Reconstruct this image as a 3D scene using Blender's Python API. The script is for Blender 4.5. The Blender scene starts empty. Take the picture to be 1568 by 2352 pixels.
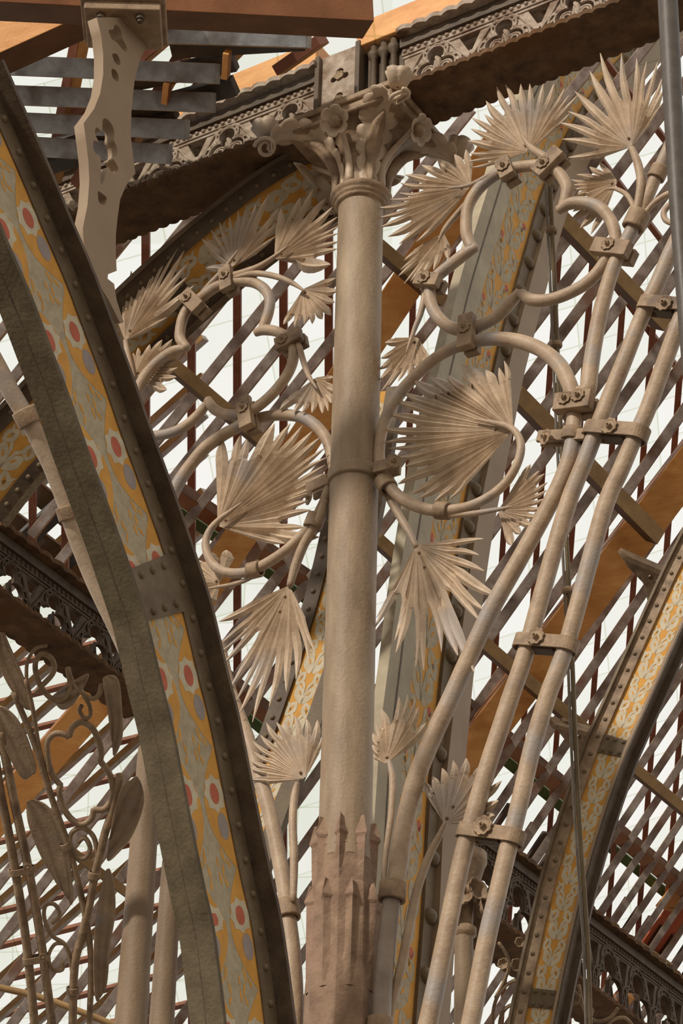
import bpy, bmesh, math, random
from mathutils import Vector, Matrix
random.seed(7)
SC = bpy.context.scene
COL = SC.collection
W, H, F = 1568, 2352, 6000.0
PITCH, ROLL = math.radians(33), math.radians(1.6)
CAM = Vector((0, -10.4, 1.6))
# ------------------------------------------------------------------ camera
fw = Vector((0, math.cos(PITCH), math.sin(PITCH)))
up0 = Vector((0, -math.sin(PITCH), math.cos(PITCH)))
rt0 = Vector((1, 0, 0))
rt = rt0 * math.cos(ROLL) + up0 * math.sin(ROLL)
up = up0 * math.cos(ROLL) - rt0 * math.sin(ROLL)
cd = bpy.data.cameras.new('camera'); co = bpy.data.objects.new('camera', cd); COL.objects.link(co)
cd.sensor_fit = 'VERTICAL'; cd.sensor_height = 36; cd.lens = 36 * F / H; cd.clip_end = 300
M = Matrix((rt, up, -fw)).transposed().to_4x4(); M.translation = CAM
co.matrix_world = M; SC.camera = co
# ------------------------------------------------------------------ pixel helpers
def ray(x, y): return fw + rt * ((x - W / 2) / F) + up * ((H / 2 - y) / F)
def hit(x, y, pl):
    p, n = pl; r = ray(x, y)
    return CAM + r * ((p - CAM).dot(n) / r.dot(n))
def depth(P): return (P - CAM).dot(fw)
def mpp(P): return depth(P) / F                 # metres per pixel there
PA = math.radians(58)
A = Vector((math.sin(PA), -math.cos(PA), 0))    # along the arcade, to the right and nearer
T = Vector((math.cos(PA), math.sin(PA), 0))     # across the arcade, away
Z = Vector((0, 0, 1))
C0 = hit(811, 1176, (Vector((0, 0, 0)), Vector((0, 1, 0))))
C0.z = 0
def ARC(off=0): return (C0 - T * off, -T)       # arcade plane, off = metres towards the camera
def TRV(off=0): return (C0 + A * off, A.copy()) # transverse plane
def P3(a, b, c):
    q = [CAM + ray(x, y) * d for x, y, d in (a, b, c)]
    n = (q[1] - q[0]).cross(q[2] - q[0]).normalized()
    if n.dot(CAM - q[0]) < 0: n = -n
    return (q[0], n)
def shift(pl, off): return (pl[0] + pl[1] * off, pl[1])
def crop(s, ox, oy):
    def f(*pts): return [(ox + p[0] * s, oy + p[1] * s) + tuple(p[2:]) for p in pts]
    return f
# ------------------------------------------------------------------ materials
def lin(c):
    return tuple(((v / 255) / 12.92 if v / 255 < .04045 else ((v / 255 + .055) / 1.055) ** 2.4) for v in c) + (1,)
def mat(name, c1, c2=None, scale=6, rough=.6, bump=.15, spec=.3, c3=None, stretch=None, metal=0):
    m = bpy.data.materials.new(name); m.use_nodes = True
    nt = m.node_tree; N = nt.nodes; L = nt.links
    b = N['Principled BSDF']; b.inputs['Roughness'].default_value = rough
    b.inputs['Specular IOR Level'].default_value = spec; b.inputs['Metallic'].default_value = metal
    tc = N.new('ShaderNodeTexCoord'); mp = N.new('ShaderNodeMapping'); L.new(tc.outputs['Object'], mp.inputs[0])
    if stretch: mp.inputs['Scale'].default_value = stretch
    n1 = N.new('ShaderNodeTexNoise'); n1.inputs['Scale'].default_value = scale; n1.inputs['Detail'].default_value = 8
    n1.inputs['Roughness'].default_value = .65
    L.new(mp.outputs[0], n1.inputs[0])
    cr = N.new('ShaderNodeValToRGB'); L.new(n1.outputs[0], cr.inputs[0])
    cr.color_ramp.elements[0].position = .33; cr.color_ramp.elements[1].position = .68
    cr.color_ramp.elements[0].color = lin(c2 or c1); cr.color_ramp.elements[1].color = lin(c1)
    out = cr.outputs[0]
    if c3:
        n2 = N.new('ShaderNodeTexNoise'); n2.inputs['Scale'].default_value = scale * .45; n2.inputs['Detail'].default_value = 5
        L.new(mp.outputs[0], n2.inputs[0])
        r2 = N.new('ShaderNodeValToRGB'); r2.color_ramp.elements[0].position = .54; r2.color_ramp.elements[1].position = .68
        L.new(n2.outputs[0], r2.inputs[0])
        mx = N.new('ShaderNodeMix'); mx.data_type = 'RGBA'
        L.new(r2.outputs[0], mx.inputs[0]); L.new(out, mx.inputs[6]); mx.inputs[7].default_value = lin(c3)
        out = mx.outputs[2]
    L.new(out, b.inputs['Base Color'])
    if bump:
        n3 = N.new('ShaderNodeTexNoise'); n3.inputs['Scale'].default_value = 60; n3.inputs['Detail'].default_value = 6
        L.new(tc.outputs['Object'], n3.inputs[0])
        bp = N.new('ShaderNodeBump'); bp.inputs['Strength'].default_value = bump; bp.inputs['Distance'].default_value = .01
        L.new(n3.outputs[0], bp.inputs['Height']); L.new(bp.outputs[0], b.inputs['Normal'])
    return m
IRON = mat('taupe_paint', (182, 158, 131), (150, 127, 104), 9, .5, .25, .35, (152, 141, 132))
LEAF = mat('leaf_paint', (202, 180, 154), (166, 144, 120), 7, .5, .2, .35, (168, 155, 144))
CLMP = mat('clamp_paint', (166, 141, 112), (128, 105, 82), 14, .6, .3, .3, (110, 90, 72))
SHAFT = mat('column_paint', (172, 151, 124), (122, 102, 80), 5, .55, .3, .3, (146, 118, 92), (1, 1, .25))
STONE = mat('dusty_stone_paint', (156, 130, 106), (118, 94, 78), 8, .8, .4, .2, (152, 122, 104))
DARKI = mat('dark_iron_and_shade', (104, 88, 70), (74, 60, 48), 8, .6, .25, .3, (90, 72, 56))  # dark ironwork; also holds the shade of rib flanges in its colour
RIBF = mat('rib_flange_paint', (122, 105, 82), (92, 76, 58), 7, .6, .3, .3, (104, 90, 66))
RIBD = mat('rib_soffit_shade_paint', (104, 92, 70), (80, 68, 50), 9, .6, .35, .25)  # shade on the rib underside put into a darker paint
PALE = mat('pale_rib_paint', (176, 164, 138), (148, 134, 110), 4, .6, .1, .3)
GIRD = mat('girder_paint', (190, 174, 158), (138, 116, 98), 14, .7, .3, .2, (112, 88, 68))
SOFF = mat('soffit_brown', (120, 92, 66), (76, 58, 44), 9, .8, .4, .1, (98, 70, 46))  # darker and browner than the girder paint
CREAM = mat('bracket_paint', (156, 134, 108), (140, 118, 94), 3, .6, .05, .3)
YEL = mat('stencil_ochre', (214, 158, 76), (190, 138, 66), 10, .7, .1, .2)
GRY = mat('stencil_grey', (184, 170, 144), (158, 145, 120), 22, .7, .2, .2)
RED = mat('stencil_red', (192, 108, 84), (176, 94, 72), 20, .7, .1, .2)
WHT = mat('stencil_white', (206, 194, 168), (184, 170, 144), 20, .7, .1, .2)
LIL = mat('stencil_lilac', (158, 146, 140), (146, 134, 130), 20, .7, .1, .2)
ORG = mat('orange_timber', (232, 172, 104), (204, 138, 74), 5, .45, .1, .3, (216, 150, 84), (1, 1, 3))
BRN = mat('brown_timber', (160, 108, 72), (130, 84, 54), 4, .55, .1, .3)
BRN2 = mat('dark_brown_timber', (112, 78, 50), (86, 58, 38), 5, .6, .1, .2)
RGR = mat('rafter_grey', (186, 172, 166), (128, 110, 102), 9, .45, .1, .4, (140, 108, 92))  # grey paint with the sky sheen put into its colour
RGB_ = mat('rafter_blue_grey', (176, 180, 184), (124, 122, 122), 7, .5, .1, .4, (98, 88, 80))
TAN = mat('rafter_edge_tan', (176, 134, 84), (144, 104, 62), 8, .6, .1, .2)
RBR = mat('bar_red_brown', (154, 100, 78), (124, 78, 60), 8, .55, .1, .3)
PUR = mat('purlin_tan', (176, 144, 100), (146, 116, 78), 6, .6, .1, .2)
PIPO = mat('conduit_olive', (136, 120, 94), (112, 98, 76), 9)
PIPE = mat('dark_pipe_paint', (88, 79, 69), (70, 61, 53), 12, .5, .1, .4)
COND = mat('conduit_grey', (150, 142, 130), (120, 110, 98), 12, .4, .1, .5)
BLUE = mat('painted_blue', (60, 66, 110)); SCAR = mat('painted_red', (190, 96, 64)); CRM = mat('painted_cream', (206, 186, 148))
GREEN = mat('painted_green', (92, 118, 70), (70, 92, 52))
# ------------------------------------------------------------------ object helpers
def link(name, bm, m, parent=None, smooth=False, bevel=0, solid=0):
    me = bpy.data.meshes.new(name); bm.normal_update(); bm.to_mesh(me); bm.free()
    for x in (m if isinstance(m, (list, tuple)) else [m]): me.materials.append(x)
    o = bpy.data.objects.new(name, me); COL.objects.link(o)
    if parent: o.parent = parent; o.matrix_parent_inverse = Matrix.Translation(-parent.location)
    if smooth:
        for p in me.polygons: p.use_smooth = True
    if solid:
        s = o.modifiers.new('s', 'SOLIDIFY'); s.thickness = solid; s.offset = 0
    if bevel:
        b = o.modifiers.new('b', 'BEVEL'); b.width = bevel; b.segments = 2; b.limit_method = 'ANGLE'
    return o
def tag(o, label, cat=None, group=None, kind=None):
    o['label'] = label
    if cat: o['category'] = cat
    if group: o['group'] = group
    if kind: o['kind'] = kind
    return o
def thing(name, loc, label, cat, group=None):
    o = bpy.data.objects.new(name, None); COL.objects.link(o); o.location = loc; o.empty_display_size = .05
    return tag(o, label, cat, group)
def catmull(P, n=6):
    if len(P) < 3: return P
    out = []
    Q = [P[0] * 2 - P[1]] + P + [P[-1] * 2 - P[-2]]
    for i in range(1, len(Q) - 2):
        p0, p1, p2, p3 = Q[i - 1:i + 3]
        for k in range(n):
            t = k / n
            out.append(.5 * ((2 * p1) + (p2 - p0) * t + (2 * p0 - 5 * p1 + 4 * p2 - p3) * t * t + (3 * p1 - p0 - 3 * p2 + p3) * t ** 3))
    out.append(P[-1]); return out
def add_sweep(bm, pts, rad, seg=14, caps=True):
    n = len(pts); rings = []
    d0 = (pts[1] - pts[0]).normalized()
    u = d0.orthogonal().normalized()
    for i, p in enumerate(pts):
        d = (pts[min(i + 1, n - 1)] - pts[max(i - 1, 0)]).normalized()
        u = (u - d * u.dot(d)).normalized(); v = d.cross(u)
        rings.append([bm.verts.new(p + (u * math.cos(a) + v * math.sin(a)) * rad[i]) for a in [2 * math.pi * k / seg for k in range(seg)]])
    for i in range(n - 1):
        for k in range(seg):
            bm.faces.new((rings[i][k], rings[i][(k + 1) % seg], rings[i + 1][(k + 1) % seg], rings[i + 1][k]))
    if caps:
        for r, s in ((rings[0], -1), (rings[-1], 1)):
            c = sum((v.co for v in r), Vector()) / seg
            e = (pts[0] - pts[1]) if s < 0 else (pts[-1] - pts[-2])
            q = bm.verts.new(c + e.normalized() * (rad[0] if s < 0 else rad[-1]) * .45)
            for k in range(seg):
                f = (r[k], r[(k + 1) % seg], q) if s > 0 else (r[(k + 1) % seg], r[k], q)
                bm.faces.new(f)
def tube_mesh(pts, pl, n=6, seg=14):
    """pts: (x, y, widthpx[, extra offset m])"""
    P = []; R = []
    for p in pts:
        q = hit(p[0], p[1], shift(pl, p[3] if len(p) > 3 else 0)); P.append(q); R.append(p[2] / 2 * mpp(q))
    PR = catmull([Vector((*p, )) for p in P], n)
    RR = [v.x for v in catmull([Vector((r, 0, 0)) for r in R], n)] if len(R) > 2 else R
    bm = bmesh.new(); add_sweep(bm, PR, [max(r, .001) for r in RR], seg); return bm, P[0]
def tube(name, pts, pl, m=None, parent=None, label=None, cat=None, group=None, seg=14, w=None):
    if w is not None: pts = [(p[0], p[1], w) for p in pts]
    bm, p0 = tube_mesh(pts, pl, seg=seg)
    o = link(name, bm, m or IRON, parent, True)
    if label: tag(o, label, cat, group)
    return o
def add_box(bm, c, ax, hs, mi=0):
    vs = []
    for i in (-1, 1):
        for j in (-1, 1):
            for k in (-1, 1): vs.append(bm.verts.new(c + ax[0] * hs[0] * i + ax[1] * hs[1] * j + ax[2] * hs[2] * k))
    for idx in ((0, 1, 3, 2), (4, 6, 7, 5), (0, 4, 5, 1), (2, 3, 7, 6), (0, 2, 6, 4), (1, 5, 7, 3)):
        f = bm.faces.new([vs[i] for i in idx]); f.material_index = mi
    return vs
def add_lathe(bm, c, axis, prof, seg=32, u=None):
    u = u or axis.orthogonal().normalized(); v = axis.cross(u); rs = []
    for r, h in prof: rs.append([bm.verts.new(c + axis * h + (u * math.cos(2 * math.pi * k / seg) + v * math.sin(2 * math.pi * k / seg)) * r) for k in range(seg)])
    for i in range(len(rs) - 1):
        for k in range(seg): bm.faces.new((rs[i][k], rs[i][(k + 1) % seg], rs[i + 1][(k + 1) % seg], rs[i + 1][k]))
    return rs
def plate(name, outer, holes, fr, th, m, parent=None, bevel=0):
    """flat plate with holes; outlines in (u,v) of frame fr=(origin,U,V,N), thickness th centred"""
    cu = bpy.data.curves.new('tmp', 'CURVE'); cu.dimensions = '2D'; cu.fill_mode = 'BOTH'; cu.extrude = th / 2; cu.bevel_depth = bevel
    for poly in [outer] + holes:
        s = cu.splines.new('POLY'); s.points.add(len(poly) - 1); s.use_cyclic_u = True
        for i, p in enumerate(poly): s.points[i].co = (p[0], p[1], 0, 1)
    oo = bpy.data.objects.new('tmp', cu); COL.objects.link(oo)
    dg = bpy.context.evaluated_depsgraph_get(); me0 = oo.evaluated_get(dg).to_mesh()
    O, U, V, N_ = fr
    bm = bmesh.new(); bm.from_mesh(me0)
    for v in bm.verts: v.co = O + U * v.co.x + V * v.co.y + N_ * v.co.z
    bpy.data.objects.remove(oo); bpy.data.curves.remove(cu)
    if name is None: return bm
    return link(name, bm, m, parent)
def frame(pl, x, y, U=None):
    O = hit(x, y, pl); N_ = pl[1]
    V = (Z - N_ * Z.dot(N_)).normalized(); U = V.cross(N_).normalized()
    return (O, U, V, N_)
def to2(pl_frame, pl, pts):
    O, U, V, N_ = pl_frame; r = []
    for p in pts:
        q = hit(p[0], p[1], pl) - O; r.append((q.dot(U), q.dot(V)))
    return r
def smooth2(pts, n=4):
    P = [Vector((p[0], p[1], 0)) for p in pts]; m = len(P); out = []
    for i in range(m):
        p0, p1, p2, p3 = P[i - 1], P[i], P[(i + 1) % m], P[(i + 2) % m]
        for k in range(n):
            t = k / n
            q = .5 * ((2 * p1) + (p2 - p0) * t + (2 * p0 - 5 * p1 + 4 * p2 - p3) * t * t + (3 * p1 - p0 - 3 * p2 + p3) * t ** 3)
            out.append((q.x, q.y))
    return out
ORD = ['first', 'second', 'third', 'fourth', 'fifth', 'sixth', 'seventh', 'eighth', 'ninth', 'tenth', 'eleventh', 'twelfth', 'thirteenth', 'fourteenth', 'fifteenth', 'sixteenth', 'seventeenth', 'eighteenth', 'nineteenth', 'twentieth', 'twenty-first', 'twenty-second', 'twenty-third', 'twenty-fourth', 'twenty-fifth', 'twenty-sixth', 'twenty-seventh', 'twenty-eighth', 'twenty-ninth', 'thirtieth', 'thirty-first', 'thirty-second', 'thirty-third', 'thirty-fourth', 'thirty-fifth', 'thirty-sixth', 'thirty-seventh', 'thirty-eighth', 'thirty-ninth', 'fortieth']
# ------------------------------------------------------------------ flower washer + nut
def rosette(c, n, r, parent, lobes=8, rot=0, nut=True):
    u = n.orthogonal().normalized(); u = Matrix.Rotation(rot, 3, n) @ u; v = n.cross(u)
    bm = bmesh.new(); K = lobes * 6; rings = []
    for f, h in ((.0, .12), (.3, .10), (.6, .02), (.85, .12), (1.0, .2)):
        ring = []
        for k in range(K):
            a = 2 * math.pi * k / K
            s = 1 if f < .5 else (1 - .16 * (1 - abs(math.sin(a * lobes / 2))) * (f - .3) / .7)
            ring.append(bm.verts.new(c + n * r * h + (u * math.cos(a) + v * math.sin(a)) * max(r * f * s, 1e-5)))
        rings.append(ring)
    for i in range(len(rings) - 1):
        for k in range(K): bm.faces.new((rings[i][k], rings[i][(k + 1) % K], rings[i + 1][(k + 1) % K], rings[i + 1][k]))
    o = link('flower_washer', bm, CLMP, parent, True, solid=r * .14)
    if nut:
        bm = bmesh.new(); add_box(bm, c + n * r * .32, (u, v, n), (r * .27, r * .27, r * .26))
        add_lathe(bm, c + n * r * .55, n, [(r * .14, 0), (r * .14, r * .3), (.0005, r * .3)], 10)
        link('nut', bm, CLMP, o, bevel=r * .05)
    return o
def clamp(x, y, ang, L, Wd, label, pl, fl=((0, 0),), tw=26, fr_=17):
    """box clamp on the tubes: two blocks joined by a bolt; ang = image angle of its long axis"""
    c = hit(x, y, pl); s = mpp(c); n = pl[1]; a = math.radians(ang)
    e = hit(x + 40 * math.cos(a), y - 40 * math.sin(a), pl); U = (e - c).normalized(); V = n.cross(U).normalized()
    t = thing('pipe_clamp', c, label, 'clamp', 'box clamps on the iron tubes')
    h = tw * s
    bm = bmesh.new(); add_box(bm, c + n * h * .62, (U, V, n), (L * s / 2, Wd * s / 2, h * .4)); link('front_block', bm, CLMP, t, bevel=.004)
    bm = bmesh.new(); add_box(bm, c - n * h * .55, (U, V, n), (L * s * .47, Wd * s * .46, h * .38)); link('back_block', bm, CLMP, t, bevel=.004)
    for dx, dy in fl:
        rosette(c + n * h * 1.04 + U * dx * s + V * dy * s, n, fr_ * s, t, rot=random.random())
    bm = bmesh.new()
    for dx, dy in fl: add_lathe(bm, c + U * dx * s + V * dy * s - n * h * 1.35, n, [(.0005, 0), (h * .2, 0), (h * .2, h * 2.3)], 10)
    link('bolt', bm, DARKI, t)
    return t
def collar(x, y, dx, dy, w, hgt, label, pl, m=None, off=0):
    """sleeve ring round a tube; (dx,dy) image direction of tube"""
    pl = shift(pl, off); c = hit(x, y, pl); s = mpp(c)
    d = (hit(x + dx, y + dy, pl) - c).normalized(); r = w * s / 2; h = hgt * s / 2
    bm = bmesh.new()
    add_lathe(bm, c, d, [(r * .74, -h), (r * .98, -h), (r, -h * .8), (r, h * .8), (r * .98, h), (r * .74, h), (r * .74, -h)], 28)
    return tag(link('tube_collar', bm, m or CLMP, None, True), label, 'collar', 'ring collars on the tubes')
def oval_band(p, q, d, r, hgt, label, pl, fpos, fr_=22):
    """stadium strap around two tubes; p,q tube centres px; d image direction of tubes"""
    P, Q = hit(*p, pl), hit(*q, pl); s = mpp(P); n = pl[1]
    D = (hit(p[0] + d[0], p[1] + d[1], pl) - P).normalized(); U = (Q - P) - D * (Q - P).dot(D); Lh = U.length / 2; U.normalize(); N_ = D.cross(U)
    if N_.dot(n) < 0: N_ = -N_
    C = (P + Q) / 2; R = r * s
    def ringpts(R):
        o = []
        for k in range(13): a = -math.pi / 2 + math.pi * k / 12; o.append(U * (Lh + R * math.cos(a)) + N_ * R * math.sin(a))
        for k in range(13): a = math.pi / 2 + math.pi * k / 12; o.append(U * (-Lh + R * math.cos(a)) + N_ * R * math.sin(a))
        return o
    o_, i_ = ringpts(R), ringpts(R * .82); h = hgt * s / 2
    t = thing('strap_clamp', C, label, 'clamp', 'oval strap clamps round paired tubes')
    bm = bmesh.new(); K = len(o_)
    rr = [[bm.verts.new(C + v + D * z) for v in a] for a, z in ((i_, -h), (o_, -h), (o_, h), (i_, h))]
    for a in range(4):
        for k in range(K): bm.faces.new((rr[a][k], rr[a][(k + 1) % K], rr[(a + 1) % 4][(k + 1) % K], rr[(a + 1) % 4][k]))
    link('strap', bm, CLMP, t, bevel=.002)
    bm = bmesh.new(); add_box(bm, C - N_ * R * .1 + D * h * .3, (U, N_, D), (Lh * .5, R * .55, h * .8)); link('spacer', bm, DARKI, t, bevel=.003)
    fc = hit(*fpos, shift(pl, R)); rosette(fc + N_ * .004, N_, fr_ * s, t, lobes=9)
    bm = bmesh.new(); add_lathe(bm, C - N_ * R * 1.5, N_, [(.0005, 0), (R * .28, 0), (R * .28, R * 2.2)], 10); link('bolt', bm, DARKI, t)
    return t
# ------------------------------------------------------------------ palm leaf
def palm(hub, tips, split, pl, label, stem=None, cup=.12, lean=0, bolts=((.14),), wmin=9, seed=0, twist=.02, group='pleated palm leaves on the ironwork', back=None):
    rnd = random.Random(seed + len(tips) * 7)
    Hh = hit(*hub, pl); n = pl[1]; V = (Z - n * Z.dot(n)).normalized(); U = V.cross(n)
    tp = []
    for p in tips:
        q = hit(p[0], p[1], pl) - Hh; tp.append(Vector((q.dot(U), q.dot(V))))
    N_ = len(tp); Ls = [v.length for v in tp]; Lm = max(Ls)
    ang = [math.atan2(v.y, v.x) for v in tp]
    for i in range(1, N_):
        while ang[i] - ang[i - 1] > math.pi: ang[i] -= 2 * math.pi
        while ang[i] - ang[i - 1] < -math.pi: ang[i] += 2 * math.pi
    bd = [ang[0] - (ang[1] - ang[0]) / 2] + [(ang[i] + ang[i + 1]) / 2 for i in range(N_ - 1)] + [ang[-1] + (ang[-1] - ang[-2]) / 2]
    bl = [Ls[0] * split] + [min((Ls[i] + Ls[i + 1]) / 2, min(Ls[i], Ls[i + 1]) * 1.05) * split for i in range(N_ - 1)] + [Ls[-1] * split]
    def surf(x, y, h):
        r = math.hypot(x, y) / Lm
        return Hh + U * x + V * y + n * (h + cup * Lm * (r * r - .3 * r) + lean * (x * .6))
    bm = bmesh.new()
    for i in range(N_):
        ax = Vector((math.cos(ang[i]), math.sin(ang[i]))); pr = Vector((-ax.y, ax.x))
        b0 = Vector((math.cos(bd[i]), math.sin(bd[i]))) * bl[i] * (1 + rnd.uniform(-.08, .05)); b1 = Vector((math.cos(bd[i + 1]), math.sin(bd[i + 1]))) * bl[i + 1] * (1 + rnd.uniform(-.08, .05))
        sd = rnd.uniform(-1, 1) * twist * Ls[i]; bend = rnd.uniform(-.04, .04) * Ls[i]
        rows = []
        dirp = pr if (b1 - b0).dot(pr) > 0 else -pr; PR_ = ((0, -1), (.25, .9), (.5, -.35), (.75, .9), (1, -1))
        for f in (0.03, .2, .4, .6, .8, 1):
            e0, e1 = b0 * f, b1 * f; m_ = ax * ((e0.length + e1.length) / 2); hh = (e1 - e0).length * .20
            row = []
            for q, z in PR_:
                p = (e0.lerp(m_, q * 2) if q < .5 else m_.lerp(e1, q * 2 - 1)); row.append(surf(p.x, p.y, hh * z))
            rows.append(row)
        m_ = ax * ((b0.length + b1.length) / 2); tipv = tp[i]; wd0 = (b1 - b0).length
        for f in (.12, .3, .5, .7, .88, 1):
            k = (1 - f ** 2.6) * .87; c = m_.lerp(tipv, f) + pr * bend * math.sin(f * 3.14) * .6
            hw = wd0 * .5 * k * (1 - .10 * math.sin(min(f * 3, 1) * 3.1)) + (.0008 if f == 1 else 0); hh = wd0 * .20 * k; o = sd * f * f
            row = []
            for q, z in PR_:
                p = c + dirp * hw * (q * 2 - 1); zz = z if q != .5 else -.35 + 1.2 * f; row.append(surf(p.x, p.y, hh * zz + o))
            rows.append(row)
        vs = [[bm.verts.new(p) for p in r] for r in rows]
        for a in range(len(vs) - 1):
            for k in range(4): bm.faces.new((vs[a][k], vs[a][k + 1], vs[a + 1][k + 1], vs[a + 1][k]))
    bmesh.ops.remove_doubles(bm, verts=bm.verts, dist=.0006)
    bmesh.ops.recalc_face_normals(bm, faces=bm.faces)
    t = thing('palm_leaf', Hh, label, 'leaf', group)
    link('blade', bm, LEAF, t, False, solid=.003)
    mid = sum(tp, Vector((0, 0))) / N_
    bm = bmesh.new()
    for b in bolts:
        q = mid * b; p = surf(q.x, q.y, .006); add_lathe(bm, p, n, [(.007, -.01), (.007, .006), (.004, .009), (.0003, .009)], 10)
    link('bolt', bm, CLMP, t, True)
    if stem:
        so = 0
        bm2, _ = tube_mesh([(p[0], p[1], p[2], (p[3] if len(p) > 3 else 0)) for p in stem], pl, seg=12)
        link('stalk', bm2, IRON, t, True)
    return t
# ================================================================== IRONWORK, right spandrel
AP = ARC(0)
def ITUBE(pts, w, label, off=0, taper=None, m=None):
    q = [(p[0], p[1], (p[2] if len(p) > 2 else w)) for p in pts]
    return tube('iron_tube', q, ARC(off), m or IRON, None, label, 'iron tube', 'bent tubes of the spandrel ironwork')
ITUBE([(1084, 571, 24), (1074, 548), (1070, 523), (1074, 477), (1097, 436), (1134, 404), (1170, 388), (1216, 381), (1250, 381), (1280, 395), (1300, 425), (1300, 450), (1290, 480, 24)], 28,
      'upper arc of the open cloverleaf tube right of the column, running under two leaf clamps')
ITUBE([(1281, 484, 22), (1308, 468), (1345, 466), (1377, 477), (1400, 503), (1412, 535), (1411, 570), (1390, 600), (1366, 632), (1335, 658), (1290, 680), (1250, 690), (1218, 688), (1196, 674, 24)], 29,
      'right lobe of the cloverleaf tube, curling from the inner cusp round to the lower cusp', .01)
ITUBE([(1194, 670, 22), (1170, 697), (1143, 725), (1106, 746), (1066, 758), (1030, 750), (1001, 722), (987, 688), (990, 655), (1005, 633), (1033, 610), (1065, 585), (1094, 567, 22)], 29,
      'lower left lobe of the cloverleaf tube beside the column')
ITUBE([(1318, 925, 38), (1308, 885, 38), (1285, 840, 38), (1245, 805, 36), (1195, 785, 35), (1140, 778, 33), (1085, 785, 30), (1020, 810, 28), (962, 855, 28), (915, 908, 29), (886, 960, 28), (873, 1010, 27), (871, 1060, 27), (884, 1102, 28), (918, 1142, 28), (965, 1166, 28), (1015, 1173, 27), (1070, 1165, 24), (1120, 1143, 23), (1160, 1110, 22), (1186, 1068, 21), (1196, 1030, 20), (1189, 1000, 17), (1168, 980, 15), (1130, 970, 11), (1088, 962, 5)], 28,
      'large round hoop right of the column, ending in a hook on the biggest leaf')
ITUBE([(1330, 905, 38), (1349, 895, 40), (1354, 860, 39), (1363, 798, 38), (1381, 706, 37), (1409, 612, 34), (1441, 548, 33), (1462, 505, 32), (1491, 441, 31), (1509, 399, 30), (1530, 352, 30), (1560, 290, 30)], 36,
      'long tube rising from the double flower clamp to the upper right', .01)
ITUBE([(908, 2040, 42), (913, 2000, 44), (925, 1915, 44), (950, 1805, 44), (986, 1710, 44), (1031, 1612, 43), (1072, 1520, 42), (1128, 1400, 42), (1193, 1284, 41), (1258, 1166, 40), (1295, 1089, 40), (1313, 1024, 38), (1319, 930, 34)], 42,
      'long bent tube leaning right from the collar beside the column base', 0)
ITUBE([(866, 2480, 46), (874, 2352, 45), (880, 2250, 45), (890, 2140, 44), (902, 2040, 42)], 42,
      'grey lower tube hugging the right side of the column base', 0, m=mat('bare_grey_paint', (150, 136, 122), (128, 112, 98), 8, .5, .2, .35))
ITUBE([(950, 2480, 46), (982, 2352, 46), (1022, 2160, 44), (1056, 1992, 43), (1082, 1892, 43), (1120, 1759, 42), (1150, 1669, 42), (1174, 1596, 42), (1203, 1512, 41), (1237, 1390, 41), (1272, 1265, 41), (1308, 1145, 41), (1342, 1060, 40), (1365, 1000, 40), (1390, 935, 40), (1427, 844, 39), (1462, 755, 38), (1487, 697, 38), (1512, 645, 38), (1540, 580, 38), (1580, 500, 38)], 41,
      'middle of the three long parallel tubes right of the column', .0)
ITUBE([(1050, 2480, 46), (1080, 2352, 45), (1116, 2165, 44), (1143, 2049, 43), (1165, 1955, 43), (1192, 1848, 42), (1223, 1714, 42), (1257, 1600, 42), (1275, 1553, 42), (1297, 1493, 41), (1325, 1396, 41), (1355, 1284, 41), (1392, 1154, 41), (1425, 1080, 41), (1457, 1005, 40), (1485, 945, 40), (1520, 848, 40), (1555, 752, 39), (1590, 660, 39)], 41,
      'rightmost of the three long parallel tubes right of the column', .0)
ITUBE([(1480, 490, 12), (1500, 468, 14), (1525, 450, 15), (1560, 435, 15)], 14, 'thin curved twig leaving the upper right collar towards the edge', .02)
ITUBE([(1570, 460, 15), (1545, 465, 15), (1525, 485, 15), (1528, 505, 14), (1550, 515, 13), (1575, 516, 13)], 14, 'small curled twig by the dark upright pipe', .02)
clamp(1168, 396, 110 - 180, 60, 36, 'box clamp gripping the top left of the cloverleaf tube under the leaf with radiating stalks', ARC(0), ((-2, 0),))
clamp(1266, 382, 45, 78, 40, 'tilted box clamp on top of the cloverleaf tube right of centre', ARC(0), ((-10, 2),))
clamp(1412, 580, -6, 98, 40, 'wide box clamp joining the cloverleaf tube to the long rising tube', ARC(.0), ((-5, 3),), 30)
clamp(990, 652, -3, 66, 34, 'small box clamp on the cloverleaf tube nearest the column, small leaf hanging below', ARC(0), ((-6, 2),))
clamp(1079, 771, -93 + 180, 92, 38, 'upright box clamp tying the right hoop to the cloverleaf above it', ARC(0), ((6, 0),), 28)
clamp(1327, 934, 7, 94, 46, 'box clamp with two flower washers where hoop and long tubes meet', ARC(0), ((-18, 5), (16, 8)), 34, 18)
oval_band((1365, 992), (1464, 996), (-30, 80), 28, 34, 'strap clamp round two tubes just below the double flower clamp', ARC(0), (1400, 980), 21)
oval_band((1205, 1478), (1302, 1483), (-25, 80), 27, 32, 'strap clamp round two tubes halfway down their length', ARC(0), (1232, 1463), 22)
oval_band((1076, 1912), (1178, 1924), (-25, 80), 28, 34, 'lowest strap clamp round the two tubes, dark stain on its right', ARC(0), (1111, 1898), 25)
oval_band((1490, 700), (1572, 712), (-30, 70), 26, 32, 'strap clamp at the right edge of the picture, upper tubes', ARC(0), (1526, 698), 21)
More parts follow.
